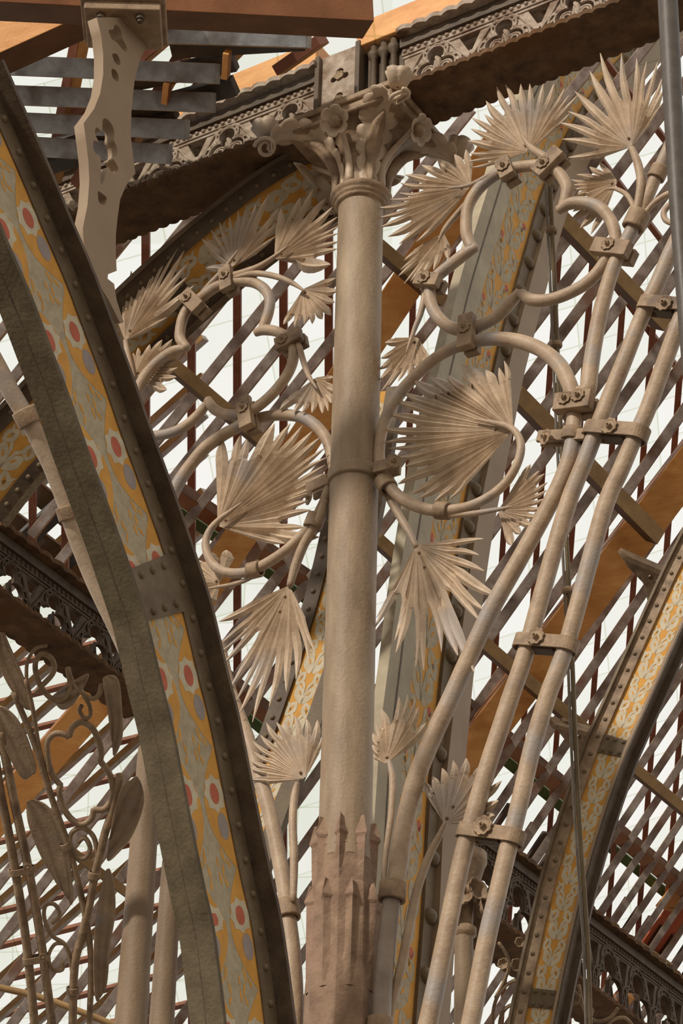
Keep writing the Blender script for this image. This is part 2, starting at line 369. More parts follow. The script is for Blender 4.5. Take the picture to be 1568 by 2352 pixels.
def flange_clamp(label, x0, x1, y0, y1, fx, fy, pl, tubew, cx, cy, frr=20):
    c = hit(cx, cy, pl); s = mpp(c); t = thing('flange_clamp', c, label, 'clamp')
    d = (hit(cx - 14, cy + 80, pl) - c).normalized(); r = tubew * s / 2
    bm = bmesh.new(); h = 15 * s
    add_lathe(bm, c, d, [(r * 1.0, -h), (r * 1.28, -h), (r * 1.28, h), (r * 1.0, h), (r * 1.0, -h)], 24)
    link('ring', bm, CLMP, t, True, bevel=.001)
    a, b = hit(x0, y0, pl), hit(x1, y1, pl); U = (b - a).normalized(); n = pl[1]; V = n.cross(U)
    bm = bmesh.new()
    for o in (.022, -.022): add_box(bm, (a + b) / 2 + n * o, (U, V, n), ((b - a).length / 2, h * .95, .010))
    link('ear', bm, CLMP, t, bevel=.002)
    rosette(hit(fx, fy, shift(pl, .05)), (n * .9 - A * .4).normalized(), frr * s, t, lobes=9)
    return t
flange_clamp('eared clamp ring on the bent tube, flower bolt on its left ear', 1240, 1350, 1008, 1003, 1254, 1005, ARC(0), 40, 1314, 1000)
collar(1461, 506, -30, 64, 54, 44, 'collar where three stalks sprout from the long rising tube', ARC(.01))
collar(1511, 397, -30, 64, 42, 32, 'topmost collar on the rising tube next to the dark pipe', ARC(.01))
collar(901, 2048, -4, 50, 64, 46, 'rusty collar on the tube immediately right of the column base', ARC(0))
collar(886, 1112, 26, 40, 46, 34, 'collar on the right hoop just below the column band', ARC(0))
collar(1017, 1173, 50, 2, 42, 34, 'collar at the bottom of the right hoop', ARC(0))
collar(872, 2352, -4, 60, 62, 26, 'collar at the foot of the picture right of the column', ARC(0))
# leaves, right
palm((1178, 988), [(1160, 832), (1146, 845), (1116, 851), (1063, 841), (1028, 863), (989, 871), (956, 880), (931, 908), (905, 928), (900, 959), (889, 994), (886, 1020), (900, 1036), (918, 1056), (933, 1075), (919, 1117), (949, 1140), (965, 1150), (1003, 1155), (1032, 1147)], .74, ARC(-.03),
     'largest pleated leaf, spread inside the big hoop right of the column', None, .06, seed=1, bolts=(.2,))
palm((956, 1252), [(1112, 1240), (1100, 1275), (1114, 1314), (1150, 1376), (1125, 1412), (1108, 1432), (1102, 1556), (1062, 1515), (1023, 1505), (984, 1549), (963, 1540), (917, 1507), (910, 1475), (863, 1442), (866, 1420)], .52, ARC(-.04),
     'hanging leaf with long fingers below the right hoop', [(884, 1118, 18), (898, 1152, 19), (920, 1190, 19), (940, 1224, 17), (956, 1256, 12)], .1, seed=2, bolts=(.1, .28))
palm((1144, 1172), [(1223, 1071), (1242, 1085), (1256, 1094), (1262, 1114), (1260, 1131), (1255, 1150), (1248, 1168), (1240, 1190), (1225, 1210), (1197, 1229), (1179, 1256)], .72, ARC(-.05),
     'small leaf at the lower right of the hoop, half behind the bent tube', [(1020, 1184, 16, .04), (1081, 1180, 14, .04), (1137, 1171, 11, .05), (1176, 1163, 4, .07)], .1, seed=3)
palm((1212, 348), [(1087, 387), (1074, 374), (1082, 355), (1078, 328), (1086, 302), (1089, 278), (1116, 267), (1121, 238), (1145, 205), (1164, 199), (1200, 198), (1221, 198), (1250, 196), (1275, 196), (1298, 206), (1309, 222), (1327, 222), (1309, 262)], .62, ARC(-.02),
     'broad upright leaf above the cloverleaf tube, left of the tallest leaf', [(1258, 366, 22, .02), (1240, 354, 20, .03), (1218, 338, 16, .03), (1197, 310, 7, .04)], .08, seed=4)
palm((1450, 337), [(1307, 364), (1294, 323), (1290, 288), (1309, 262), (1323, 214), (1361, 172), (1386, 133), (1433, 133), (1465, 139), (1490, 149), (1512, 148), (1523, 178), (1526, 208), (1524, 238)], .5, ARC(.05),
     'tallest leaf at the upper right, fingers touching the dark pipe', [(1450, 340, 14), (1464, 375, 20), (1471, 415, 20), (1466, 455, 18), (1457, 490, 14)], .08, seed=5)
palm((1417, 416), [(1377, 375), (1355, 385), (1326, 404), (1315, 417), (1317, 430), (1317, 441), (1320, 453), (1317, 488), (1315, 511), (1337, 530), (1361, 543), (1376, 519)], .66, ARC(-.06),
     'small leaf tucked between the cloverleaf tube and the tall leaf stalk', [(1392, 434, 4, .05), (1414, 434, 10, .05), (1437, 446, 12, .06), (1450, 465, 12, .07), (1456, 485, 12, .07)], .1, seed=6)
palm((1080, 428), [(1072, 345), (1044, 356), (1006, 367), (971, 383), (937, 409), (926, 428), (924, 450), (903, 466), (878, 489), (878, 509), (882, 530), (900, 553), (922, 566), (960, 560)], .66, ARC(-.04),
     'leaf pointing left between the capital and the cloverleaf tube', [(1160, 386, 16, .03), (1140, 392, 17, .05), (1106, 413, 14, .06), (1070, 427, 9, .05), (1028, 432, 4, .05)], .1, seed=7)
palm((1018, 535), [(950, 575), (930, 600), (922, 622), (920, 640), (932, 655), (948, 652), (972, 640), (998, 622), (1030, 596)], .6, ARC(-.06),
     'drooping leaf below the left pointing leaf, hanging by a long thin stalk', [(1150, 392, 12, .03), (1106, 430, 14, .06), (1070, 468, 14, .06), (1042, 500, 14, .06), (1020, 528, 12, .06), (1006, 556, 4, .05)], .1, seed=8)
palm((958, 775), [(886, 789), (877, 825), (873, 850), (875, 878), (880, 902), (896, 888), (918, 880), (940, 868), (960, 862), (982, 852), (985, 826)], .68, ARC(-.05),
     'small leaf hanging beside the column above the right hoop', [(975, 660, 12, .04), (973, 690, 15, .05), (964, 725, 14, .05), (952, 755, 12, .05), (932, 812, 4, .05)], .1, seed=9)
palm((886, 1754), [(857, 1736), (855, 1712), (858, 1686), (866, 1664), (882, 1634), (924, 1607), (942, 1600), (960, 1613), (967, 1629), (982, 1665)], .68, ARC(.03),
     'small upright leaf on a straight stalk right of the column shaft', [(893, 1746, 12, .0), (901, 1790, 17), (898, 1870, 16), (886, 1959, 14), (881, 2035, 10)], .12, seed=10)
palm((1021, 1892), [(985, 1830), (980, 1800), (995, 1786), (1020, 1768), (1047, 1752), (1078, 1747), (1112, 1765), (1140, 1785), (1158, 1800), (1149, 1843), (1138, 1875)], .76, ARC(-.05),
     'blunt shadowed leaf behind the two paired tubes near the lowest strap', [(1022, 1890, 10, .0), (1006, 1925, 16), (986, 1964, 19), (960, 2035, 21), (942, 2116, 22), (924, 2205, 22), (904, 2290, 20), (896, 2350, 14)], .12, seed=11, bolts=(.12, .4))
# ================================================================== IRONWORK, left spandrel
ITUBE([(430, 800, 20), (414, 779), (414, 756), (420, 730), (434, 706), (461, 684), (491, 662), (514, 653), (545, 647), (579, 648), (606, 663), (619, 687), (617, 715), (608, 742), (600, 762, 20)], 25,
      'upper arc of the open cloverleaf tube left of the column')
ITUBE([(586, 765, 18), (606, 758), (633, 761), (656, 773), (672, 796), (674, 822), (665, 850), (648, 878), (625, 905), (597, 930), (568, 948), (540, 953), (512, 950), (490, 938), (477, 918, 20)], 25,
      'right lobe of the left cloverleaf tube, curling to its lower cusp', .01)
ITUBE([(475, 928, 20), (453, 955), (426, 978), (396, 993), (354, 1001), (300, 1000), (260, 985)], 24, 'tube running left from the lower cusp and passing behind the painted rib')
ITUBE([(429, 798, 18), (396, 808), (361, 833), (334, 863), (317, 894), (306, 930), (300, 980)], 26, 'lower left lobe of the left cloverleaf tube beside the painted rib')
ITUBE([(560, 970, 27), (540, 984, 28), (514, 998, 29), (472, 1028, 30), (440, 1065, 30), (412, 1105, 31), (393, 1145, 31), (380, 1200, 30), (378, 1260, 30)], 30, 'left side of the big left hoop, disappearing behind the painted rib')
ITUBE([(580, 963, 26), (622, 955, 26), (656, 953, 27), (690, 958, 27), (717, 971, 27), (741, 995, 27), (755, 1022, 27), (764, 1060, 26), (770, 1100, 26)], 26, 'right side of the big left hoop, bending down behind the column', -.06)
ITUBE([(762, 1095, 24), (752, 1130, 24), (741, 1160, 24), (717, 1204, 24), (697, 1226, 24), (656, 1264, 24), (615, 1292, 25), (571, 1313, 24), (527, 1316, 23), (496, 1303, 22), (478, 1277, 20), (472, 1247, 19), (482, 1218, 17), (503, 1194, 14), (528, 1175, 10), (554, 1155, 4)], 24, 'lower hooked part of the left hoop, its tip lying on the large leaf', .03)
ITUBE([(500, 1480, 36), (520, 1570, 36), (545, 1640, 36), (566, 1692, 35), (590, 1767, 35), (620, 1870, 35), (643, 1982, 36), (656, 2060, 36), (660, 2095, 36)], 36, 'bent tube emerging from behind the painted rib left of the column')
ITUBE([(659, 2090, 38), (664, 2140, 42), (670, 2200, 44), (675, 2300, 45), (672, 2420, 46)], 42, 'short lower tube below the left collar beside the column base', 0)
clamp(527, 648, 95 - 180, 66, 32, 'box clamp at the crown of the left cloverleaf with three stalks', ARC(0), ((-8, 0),), 22, 14)
clamp(449, 700, 135, 74, 36, 'diagonal box clamp at the upper left of the left cloverleaf', ARC(0), ((14, 2),), 24, 14)
clamp(671, 788, 28, 68, 36, 'box clamp on the right lobe of the left cloverleaf', ARC(0), ((-12, 2),), 24, 14)
clamp(572, 956, 98, 90, 34, 'long upright box clamp joining left cloverleaf to the hoop below', ARC(0), ((10, 0),), 26, 16)
collar(722, 1198, -16, 40, 44, 34, 'collar on the left hoop next to the column', ARC(.03))
collar(585, 1309, -48, 12, 40, 30, 'collar at the bottom of the left hoop', ARC(.03))
collar(661, 2090, 5, 50, 56, 44, 'collar on the tube left of the column base', ARC(0))
palm((500, 1208), [(512, 1010), (554, 1003), (571, 1012), (636, 978), (670, 976), (697, 980), (721, 993), (741, 1010), (751, 1034), (753, 1053), (753, 1073), (751, 1092), (745, 1109), (722, 1131), (714, 1152), (717, 1175), (702, 1213), (741, 1240), (656, 1250)], .7, ARC(-.02),
     'large leaf filling the left hoop, fingers reaching the column', None, .04, seed=20, bolts=(.1,))
palm((664, 1345), [(506, 1430), (503, 1487), (510, 1505), (515, 1529), (534, 1590), (546, 1621), (564, 1651), (590, 1667), (625, 1628), (666, 1597), (687, 1566), (714, 1526), (729, 1502)], .5, ARC(.0),
     'hanging leaf with long fingers left of the column', [(745, 1150, 20, .06), (736, 1185, 22, .05), (718, 1215, 22, .03), (697, 1252, 23, .02), (678, 1300, 22, .01), (665, 1346, 16, .01)], .1, seed=21, bolts=(.12, .28))
palm((504, 1338), [(523, 1266), (480, 1272), (452, 1290), (438, 1310), (430, 1330), (434, 1352), (448, 1375), (478, 1385)], .8, ARC(-.05),
     'small leaf below the left hoop cut off by the painted rib', [(585, 1322, 10, .06), (560, 1334, 11, .06), (530, 1343, 10, .06), (500, 1348, 8, .06), (474, 1352, 3, .06)], .1, seed=22)
palm((700, 1788), [(576, 1794), (580, 1768), (580, 1750), (589, 1732), (587, 1707), (605, 1694), (618, 1665), (640, 1663), (656, 1662), (681, 1647), (707, 1654), (732, 1656), (740, 1696)], .68, ARC(.03),
     'small fan leaf on a short stalk left of the column shaft', [(683, 1798, 12, -.01), (676, 1830, 18, -.01), (672, 1892, 20), (675, 1982, 20), (673, 2070, 16)], .1, seed=23)
palm((287, 782), [(262, 693), (282, 668), (303, 624), (340, 616), (372, 597), (401, 572), (416, 576), (430, 583), (440, 606), (432, 640), (450, 660), (384, 730)], .5, ARC(-.02),
     'tall leaf rising from behind the painted rib at the left', [(288, 782, 12), (292, 807, 14), (298, 835, 14), (306, 870, 14)], .06, seed=24)
palm((308, 862), [(307, 812), (318, 800), (345, 792), (374, 782), (399, 782), (409, 808), (411, 830), (411, 848), (410, 870), (388, 900)], .7, ARC(-.05),
     'small leaf half hidden behind the lower left lobe of the left cloverleaf', None, .08, seed=25)
palm((536, 612), [(473, 616), (466, 551), (474, 545), (486, 530), (506, 513), (529, 501), (548, 485), (567, 472), (592, 464), (623, 450), (644, 482), (640, 515), (634, 545)], .5, ARC(-.02),
     'fan leaf above the crown clamp of the left cloverleaf', [(440, 700, 10, .03), (480, 655, 13, .03), (515, 618, 12, .03), (545, 576, 4, .04)], .05, seed=26)
palm((630, 594), [(648, 482), (690, 455), (722, 440), (750, 458), (768, 480), (778, 502), (780, 520), (780, 538), (780, 556), (778, 576), (764, 612), (700, 606)], .62, ARC(-.01),
     'fan leaf reaching right to the column below the capital', [(538, 632, 16, .02), (565, 624, 17, .03), (595, 612, 15, .03), (625, 593, 12, .04), (662, 564, 4, .04)], .05, seed=27)
palm((696, 664), [(773, 641), (776, 672), (772, 699), (765, 729), (746, 739), (721, 748), (702, 750), (679, 753), (654, 748)], .68, ARC(-.02),
     'small drooping leaf on an arched stalk close to the column', [(538, 638, 10, .04), (583, 628, 14, .05), (629, 634, 15, .05), (667, 648, 13, .04), (699, 668, 5, .04)], .1, seed=28)
palm((724, 868), [(765, 868), (768, 900), (765, 930), (757, 948), (744, 953), (719, 951), (696, 951), (677, 952), (645, 944)], .66, ARC(-.03),
     'small pale leaf hanging above the left hoop beside the column', [(680, 780, 10, .04), (688, 800, 14, .05), (696, 828, 14, .05), (708, 862, 12, .05), (728, 893, 4, .05)], .1, seed=29)
# ================================================================== COLUMN
AXP = (C0, Vector((0, -1, 0)))
def zc(y):                                    # height on the column axis seen at image row y
    lo = 0
    x = 811
    for _ in range(8):
        q = hit(x, y, AXP); p = Vector((C0.x, C0.y, q.z)) - CAM
        x = W / 2 + F * p.dot(rt) / p.dot(fw)
    return q.z
s0 = mpp(Vector((C0.x, C0.y, zc(1176))))
RS = 57 * s0
column = thing('iron_column', Vector((C0.x, C0.y, zc(2600))), 'stout round iron column with leafy capital standing in the middle', 'column')
zt, zb = zc(425), zc(1935)
bm = bmesh.new(); ca = Vector((C0.x, C0.y, 0))
add_lathe(bm, ca, Z, [(RS * 1.02, zb - .1)] + [(RS * (1.0 - .02 * k / 10), zb + (zt - zb) * k / 10) for k in range(11)], 48)
link('shaft', bm, SHAFT, column, True)
# necking rings
zn = zc(492) + .05; k_ = RS
bm = bmesh.new()
add_lathe(bm, ca, Z, [(k_ * .95, zn - .02), (k_ * 1.10, zn - .012), (k_ * 1.14, zn - .004), (k_ * 1.13, zn + .004), (k_ * 1.20, zn + .008), (k_ * 1.25, zn + .018), (k_ * 1.24, zn + .026), (k_ * 1.30, zn + .030), (k_ * 1.36, zn + .045), (k_ * 1.36, zn + .055), (k_ * 1.28, zn + .066), (k_ * .9, zn + .068)], 48)
link('necking', bm, CLMP, column, True)
# band at mid height
zbnd = zc(1100)
bm = bmesh.new(); add_lathe(bm, ca, Z, [(RS * .98, zbnd - .035), (RS * 1.09, zbnd - .033), (RS * 1.10, zbnd - .02), (RS * 1.10, zbnd + .022), (RS * 1.08, zbnd + .032), (RS * .98, zbnd + .034)], 48)
bnd = link('band', bm, SHAFT, column, True)
n = -T
for sgn, (ex0, ey0, ex1, ey1), (fx, fy) in ((1, (866, 1082, 912, 1070), (904, 1060)), (-1, (712, 1130, 760, 1108), (712, 1143))):
    pl = ARC(.02); a, b = hit(ex0, ey0, pl), hit(ex1, ey1, pl); U = (b - a).normalized(); V = n.cross(U)
    bm = bmesh.new()
    for o in (.03, -.03): add_box(bm, (a + b) / 2 + n * o, (U, V, n), ((b - a).length / 2, .03, .010))
    link('band_ear', bm, CLMP, column, bevel=.002)
    rosette(hit(fx, fy, ARC(.07)), (n * .8 + A * .6 * (1 if sgn > 0 else -1)).normalized(), 19 * s0, column, 9)
# base: octagonal with pointed stops
def octring(R, z, rot=0): return [ca + Z * z + (A * math.cos(a) + T * math.sin(a)) * R for a in [math.radians(22.5 + 45 * k) + rot for k in range(8)]]
zA, zB, zC, zD, zE = zc(1960), zc(2050), zc(2230), zc(2500), zc(2800)
bm = bmesh.new()
R1, R2 = RS * 1.22, RS * 1.5
lv = [(RS * 1.06, zA), (RS * 1.10, zc(2000)), (RS * 1.18, zc(2048)), (R1, zB), (R1 * 1.02, zB - .02), (R1 * 1.04, zC), (R1 * 1.09, zc(2255)), (R2 * .90, zc(2275)), (R2 * .92, zD), (R2, zE)]
rg = [[bm.verts.new(p) for p in octring(r, z)] for r, z in lv]
for i in range(len(rg) - 1):
    for k in range(8): bm.faces.new((rg[i][k], rg[i][(k + 1) % 8], rg[i + 1][(k + 1) % 8], rg[i + 1][k]))
bm.faces.new(rg[0]); base = link('base', bm, STONE, column, bevel=.006)
def spire(R, z0, z1, zt_, ang, wb, wt, f0):
    """pointed stop: flares at its foot, small square cap with pyramid"""
    bm = bmesh.new(); d = A * math.cos(ang) + T * math.sin(ang); s = d.cross(Z)
    c = ca + d * R
    prof = [(wb, z0, f0), (wb * .62, z0 + (z1 - z0) * .2, f0 + .003), (wb * .42, z0 + (z1 - z0) * .45, f0 + .006), (wt * .86, z1 - .015, f0 + .010), (wt * 1.2, z1, f0 + .020), (wt * 1.15, z1 + .006, f0 + .020), (.001, zt_, f0)]
    rs = []
    for w_, z, dd in prof:
        rs.append([bm.verts.new(c + Z * z + v) for v in (s * w_ - d * .05, s * w_ + d * .002, d * dd, -s * w_ + d * .002, -s * w_ - d * .05)])
    for i in range(len(rs) - 1):
        for k in range(4): bm.faces.new((rs[i][k], rs[i][k + 1], rs[i + 1][k + 1], rs[i + 1][k]))
    bmesh.ops.recalc_face_normals(bm, faces=bm.faces)
    return link('pointed_stop', bm, STONE, base)
for k in range(8):
    spire(RS * .97, zc(2052), zc(1938), zc(1895), math.radians(22.5 + 45 * k), .050, .025, .024)
for k in range(8):
    spire(R1 * .93, zc(2292), zc(2085), zc(2045), math.radians(45 * k), .060, .025, .020)
# capital bell + abacus
zab = zc(330); BELLTOP = zab
cap = bpy.data.objects.new('capital', None); COL.objects.link(cap); cap.parent = column; cap.matrix_parent_inverse = Matrix.Translation(-column.location)
cap.location = ca + Z * zab
bm = bmesh.new(); zb0 = zn + .066; hb = zab - zb0
add_lathe(bm, ca, Z, [(RS * .9, zb0 - .02), (RS * .95, zb0 + hb * .15), (RS * 1.0, zb0 + hb * .4), (RS * 1.15, zb0 + hb * .65), (RS * 1.5, zb0 + hb * .88), (RS * 1.95, zb0 + hb)], 32)
def sub(name, bm, m, parent, **k):
    me = bpy.data.meshes.new(name); bm.normal_update(); bm.to_mesh(me); bm.free()
    for x in (m if isinstance(m, (list, tuple)) else [m]): me.materials.append(x)
    o = bpy.data.objects.new(name, me); COL.objects.link(o); o.parent = parent; o.matrix_parent_inverse = Matrix.Translation(-(ca + Z * zab))
    if k.get('smooth'):
        for p in me.polygons: p.use_smooth = True
    if k.get('solid'): s = o.modifiers.new('s', 'SOLIDIFY'); s.thickness = k['solid']; s.offset = 0
    if k.get('bevel'): b = o.modifiers.new('b', 'BEVEL'); b.width = k['bevel']; b.limit_method = 'ANGLE'
    return o
sub('bell', bm, CLMP, cap, smooth=True)
bm = bmesh.new(); ac = ca + Z * zab; AU, AT_ = .345, .27
add_box(bm, ac + Z * .03, (A, T, Z), (AU * .93, AT_ * .93, .03)); add_box(bm, ac + Z * .075, (A, T, Z), (AU, AT_, .02)); add_box(bm, ac + Z * .1, (A, T, Z), (AU * .9, AT_ * .9, .012))
sub('abacus', bm, CLMP, cap, bevel=.006)
def acanthus(ang, Rb, zlow, zhi, reach, w, curl=1.0, lobes=9, off=0, m=LEAF, cut=1.0, fold=.5):
    d = A * math.cos(ang) + T * math.sin(ang); s = Z.cross(d)
    bm = bmesh.new(); NR = lobes * 8; rows = []
    Hh = zhi - zlow
    ctrl = [Vector((Rb * 1.0, zlow, 0)), Vector((Rb * 1.04, zlow + Hh * .35, 0)), Vector((Rb * 1.1 + reach * .12, zlow + Hh * .66, 0)), Vector((Rb + reach * .36, zlow + Hh * .88, 0)), Vector((Rb + reach * .68, zlow + Hh * .99, 0)), Vector((Rb + reach, zlow + Hh * (1.0 - .12 * curl), 0)), Vector((Rb + reach * 1.04, zlow + Hh * (.96 - .3 * curl), 0))]
    cp = catmull(ctrl, 10); cp = cp[:max(8, int(len(cp) * cut))]
    def at(f):
        x = f * (len(cp) - 1); i = min(int(x), len(cp) - 2); return cp[i].lerp(cp[i + 1], x - i)
    for i in range(NR + 1):
        f = i / NR; q = at(f); q0, q1 = at(max(f - .02, 0)), at(min(f + .02, 1))
        env = (.45 + .75 * math.sin(min(f * 1.3, 1) * math.pi / 2)) * (1 - max(0, (f - .6) / .4) ** 2 * .92)
        ww = max(w * env, .004); sc = 1 - .30 * (1 - abs(math.sin(f * lobes * math.pi))) ** 1.5
        tg = (d * (q1.x - q0.x) + Z * (q1.y - q0.y)).normalized(); nn = tg.cross(s).normalized()
        if i == 0 and nn.dot(d) < 0: sgn_ = -1
        elif i == 0: sgn_ = 1
        nn = nn * sgn_
        base_ = ca + d * q.x + Z * q.y + nn * off
        row = []
        for uu, hh in ((-1, -fold), (-.6, -.12), (-.3, -.10), (-.14, .10), (0, .16), (.14, .10), (.3, -.10), (.6, -.12), (1, -fold)):
            e = sc if abs(uu) == 1 else 1
            row.append(bm.verts.new(base_ + s * uu * ww * e + nn * hh * ww))
        rows.append(row)
    for i in range(NR):
        for k in range(8): bm.faces.new((rows[i][k], rows[i][k + 1], rows[i + 1][k + 1], rows[i + 1][k]))
    bmesh.ops.recalc_face_normals(bm, faces=bm.faces)
    return sub('acanthus_leaf', bm, m, cap, smooth=True, solid=.006)
cang = math.atan2(AT_, AU)
for sg in (cang, math.pi - cang, math.pi + cang, -cang):
    acanthus(sg, RS, zb0 - .01, zab + .01, .34, .098, fold=.3)
    acanthus(sg, RS * 1.02, zb0 - .01, zab + .0, .34, .036, lobes=3, off=.028, cut=.62, fold=.9, m=CLMP)
def blossom(c, n, r, petals=6, depth_=.4, ball=True, parent=cap, fn=sub, name='flower', m=LEAF):
    u = n.orthogonal().normalized(); v = n.cross(u); bm = bmesh.new(); K = petals * 8; rings = []
    for f, h in ((.05, 0), (.3, .02), (.6, .10), (.85, depth_ * .7), (1, depth_)):
        rings.append([bm.verts.new(c + n * r * h + (u * math.cos(a) + v * math.sin(a)) * r * f * (1 - .2 * (1 - abs(math.sin(a * petals / 2))) ** 1.5 * f) ) for a in [2 * math.pi * k / K for k in range(K)]])
    for i in range(4):
        for k in range(K): bm.faces.new((rings[i][k], rings[i][(k + 1) % K], rings[i + 1][(k + 1) % K], rings[i + 1][k]))
    bm.faces.new(rings[0]); o = fn(name, bm, m, parent, smooth=True, solid=.005)
    return o
def ball(c, n, r, parent):
    bm = bmesh.new(); u = n.orthogonal().normalized(); v = n.cross(u); K = 24; pr = [(0.02, 1), (.5, .88), (.85, .55), (1, .15), (.8, -.2)]
    rs = [[bm.verts.new(c + n * r * h + (u * math.cos(2 * math.pi * k / K) + v * math.sin(2 * math.pi * k / K)) * r * f * (1 + .10 * math.cos(8 * 2 * math.pi * k / K))) for k in range(K)] for f, h in pr]
    for i in range(4):
        for k in range(K): bm.faces.new((rs[i][k], rs[i + 1][k], rs[i + 1][(k + 1) % K], rs[i][(k + 1) % K]))
    return sub('flower_button', bm, CLMP, parent, smooth=True)
for d, h_, pw in ((-T, AT_, None), (A, AU, None), (T, AT_, None), (-A, AU, None)):
    nn = (d * .86 - Z * .5).normalized(); c = ac + d * (h_ * .95) - Z * .045
    blossom(c, nn, .085); ball(c + nn * .012, nn, .036, cap)
    bm = bmesh.new(); P_ = catmull([ca + d * RS * 1.0 + Z * (zb0 + .02), ca + d * RS * 1.15 + Z * (zb0 + hb * .5), c - nn * .03], 8)
    add_sweep(bm, P_, [.012 + .012 * (1 - k / len(P_)) for k in range(len(P_))], 8); sub('flower_stalk', bm, LEAF, cap, smooth=True)
def scroll(fr_, r0, turns, w, dirn=1):
    O, U, V, N_ = fr_; P_ = []
    for k in range(int(turns * 14) + 1):
        a = k / 14 * 2 * math.pi; r = r0 * (1 - .75 * k / (turns * 14)); P_.append(O + U * r * math.cos(a * dirn) + V * r * math.sin(a * dirn) + N_ * .02 * math.sin(a))
    return P_
for sx, sy in ((-1, -1), (1, -1), (1, 1), (-1, 1)):
    d = (A * sx * AU + T * sy * AT_).normalized(); c = ac + A * sx * AU * 1.13 + T * sy * AT_ * 1.13 - Z * .03
    nn = (d * .25 + Z * .95).normalized()
    blossom(c + Z * .01, nn, .075, 5, 1.15)
    bm = bmesh.new(); s_ = Z.cross(d)
    add_sweep(bm, scroll((c - Z * .06 + d * .01, d, s_, Z), .058, 1.6, 0), [.011] * 23, 8)
    sub('tendril', bm, LEAF, cap, smooth=True)
# ================================================================== ARCADE GIRDER + die
zg = zab + .112
def girder(name, org, D, N_, L0, L1, wid, hgt, label, per=.4, off0=0.0, teeth=.07, det=True, m_web=None, simple=False):
    """cast girder along D; N_ towards the viewer; org on its soffit centre line"""
    mw = m_web or GIRD
    t = thing(name, org + D * L0, label, 'girder')
    # soffit plate with scalloped edges
    def scal(sign):
        o = []; k = 0; x = L0
        while x < L1 - 1e-4:
            for j in range(6):
                f = j / 6; xx = min(x + teeth * f, L1); o.append((xx, sign * (wid / 2 + .014 * abs(math.sin(math.pi * f)))))
            x += teeth
        o.append((L1, sign * wid / 2)); return o
    out = scal(1) + list(reversed(scal(-1)))
    plate('soffit', out, [], (org + Z * .02, D, N_, Z), .028, SOFF, t)
    # front and back lip
    # web panels
    wb = wid / 2 - .075
    cells = []; x = L0 + off0
    y0, y1 = .035, hgt
    holes = []
    k = 0
    while x + per < L1 + 1e-3:
        cx = x + per / 2; r = hgt * .235; cy = .035 + hgt * .42
        tre = []
        ctr = [(cx, cy + r * .78), (cx - r * .95, cy - r * .62), (cx + r * .95, cy - r * .62)]
        rr = r * .86
        for a_ in range(60):
            a = 2 * math.pi * a_ / 60 + math.pi / 2; best = 0
            dx, dy = math.cos(a), math.sin(a)
            for (px_, py_) in ctr:
                ox, oy = px_ - cx, py_ - cy; b = ox * dx + oy * dy; disc = b * b - (ox * ox + oy * oy - rr * rr)
                if disc > 0: best = max(best, b + math.sqrt(disc))
            tre.append((cx + dx * best, cy + dy * best))
        holes.append(tre); cells.append((cx, cy, r, tre))
        hx = x + per; tw = per * .16
        if hx + tw < L1 - .01:
            holes.append([(hx - tw, hgt * .93), (hx + tw, hgt * .93), (hx + .012, hgt * .52), (hx - .012, hgt * .52)])
            if det: holes.append([(hx, .06 + hgt * .22), (hx + tw * .55, .05), (hx - tw * .55, .05)])
        x += per
    plate('web', [(L0, y0), (L1, y0), (L1, y1), (L0, y1)], holes, (org + N_ * wb, D, Z, N_), .03, mw, t)
    # mouldings round the trefoils
    for cx, cy, r, tre in cells:
        bm = bmesh.new(); fo = org + N_ * (wb + .02)
        P_ = [fo + D * p[0] + Z * p[1] for p in tre]
        q = [fo + D * (cx + (p[0] - cx) * 1.30) + Z * (cy + (p[1] - cy) * 1.30) for p in tre]
        for pts, rad in ((P_, .006), (q, .008)):
            add_sweep(bm, pts + [pts[0]], [rad] * (len(pts) + 1), 6, False)
        K = len(tre)
        for j in range(0, K, 3):      # dentils
            p = tre[j]; c_ = fo + D * (cx + (p[0] - cx) * 1.14) + Z * (cy + (p[1] - cy) * 1.14)
            rv = (D * (p[0] - cx) + Z * (p[1] - cy)).normalized(); add_box(bm, c_, (rv, N_.cross(rv), N_), (.009, .006, .006))
        link('trefoil_moulding', bm, mw, t)
        # ogee ribs on both sides
        bm = bmesh.new()
        for sgn in (-1, 1):
            og = catmull([fo + D * (cx + sgn * per * .5) + Z * .05, fo + D * (cx + sgn * per * .46) + Z * (hgt * .35), fo + D * (cx + sgn * per * .33) + Z * (hgt * .6), fo + D * (cx + sgn * per * .2) + Z * (hgt * .88), fo + D * (cx) + Z * (hgt * .97)], 5)
            add_sweep(bm, og, [.008] * len(og), 6)
        link('ogee_rib', bm, mw, t)
        if det:
            bm = bmesh.new(); fo2 = org + N_ * (wb + .005)
            for sgn in (-1, 1):
                P_ = []
                for j in range(26):
                    a = j / 25 * 1.55 * 2 * math.pi; rr = r * .62 * (1 - .6 * j / 25)
                    P_.append(fo2 + D * (cx + sgn * (r * .85 - rr * math.cos(a + .6))) + Z * (cy - r * .62 + rr * math.sin(a + .6)))
                add_sweep(bm, P_, [.007] * 26, 6)
            P_ = catmull([fo2 + D * cx + Z * (cy - r * 1.4), fo2 + D * (cx + .012) + Z * (cy - .0), fo2 + D * (cx - .006) + Z * (cy + r * .7)], 5)
            add_sweep(bm, P_, [.006 + .011 * math.sin(j / len(P_) * 3.1) for j in range(len(P_))], 8)
            link('tendril', bm, mw, t, True)
    # cornice: bead row, cavetto, scalloped lip
    bm = bmesh.new()
    add_box(bm, org + D * ((L0 + L1) / 2) + N_ * wb + Z * (hgt + .02), (D, N_, Z), ((L1 - L0) / 2, .03, .022))
    add_box(bm, org + D * ((L0 + L1) / 2) + N_ * wb + Z * (hgt - .012), (D, N_, Z), ((L1 - L0) / 2, .022, .008))
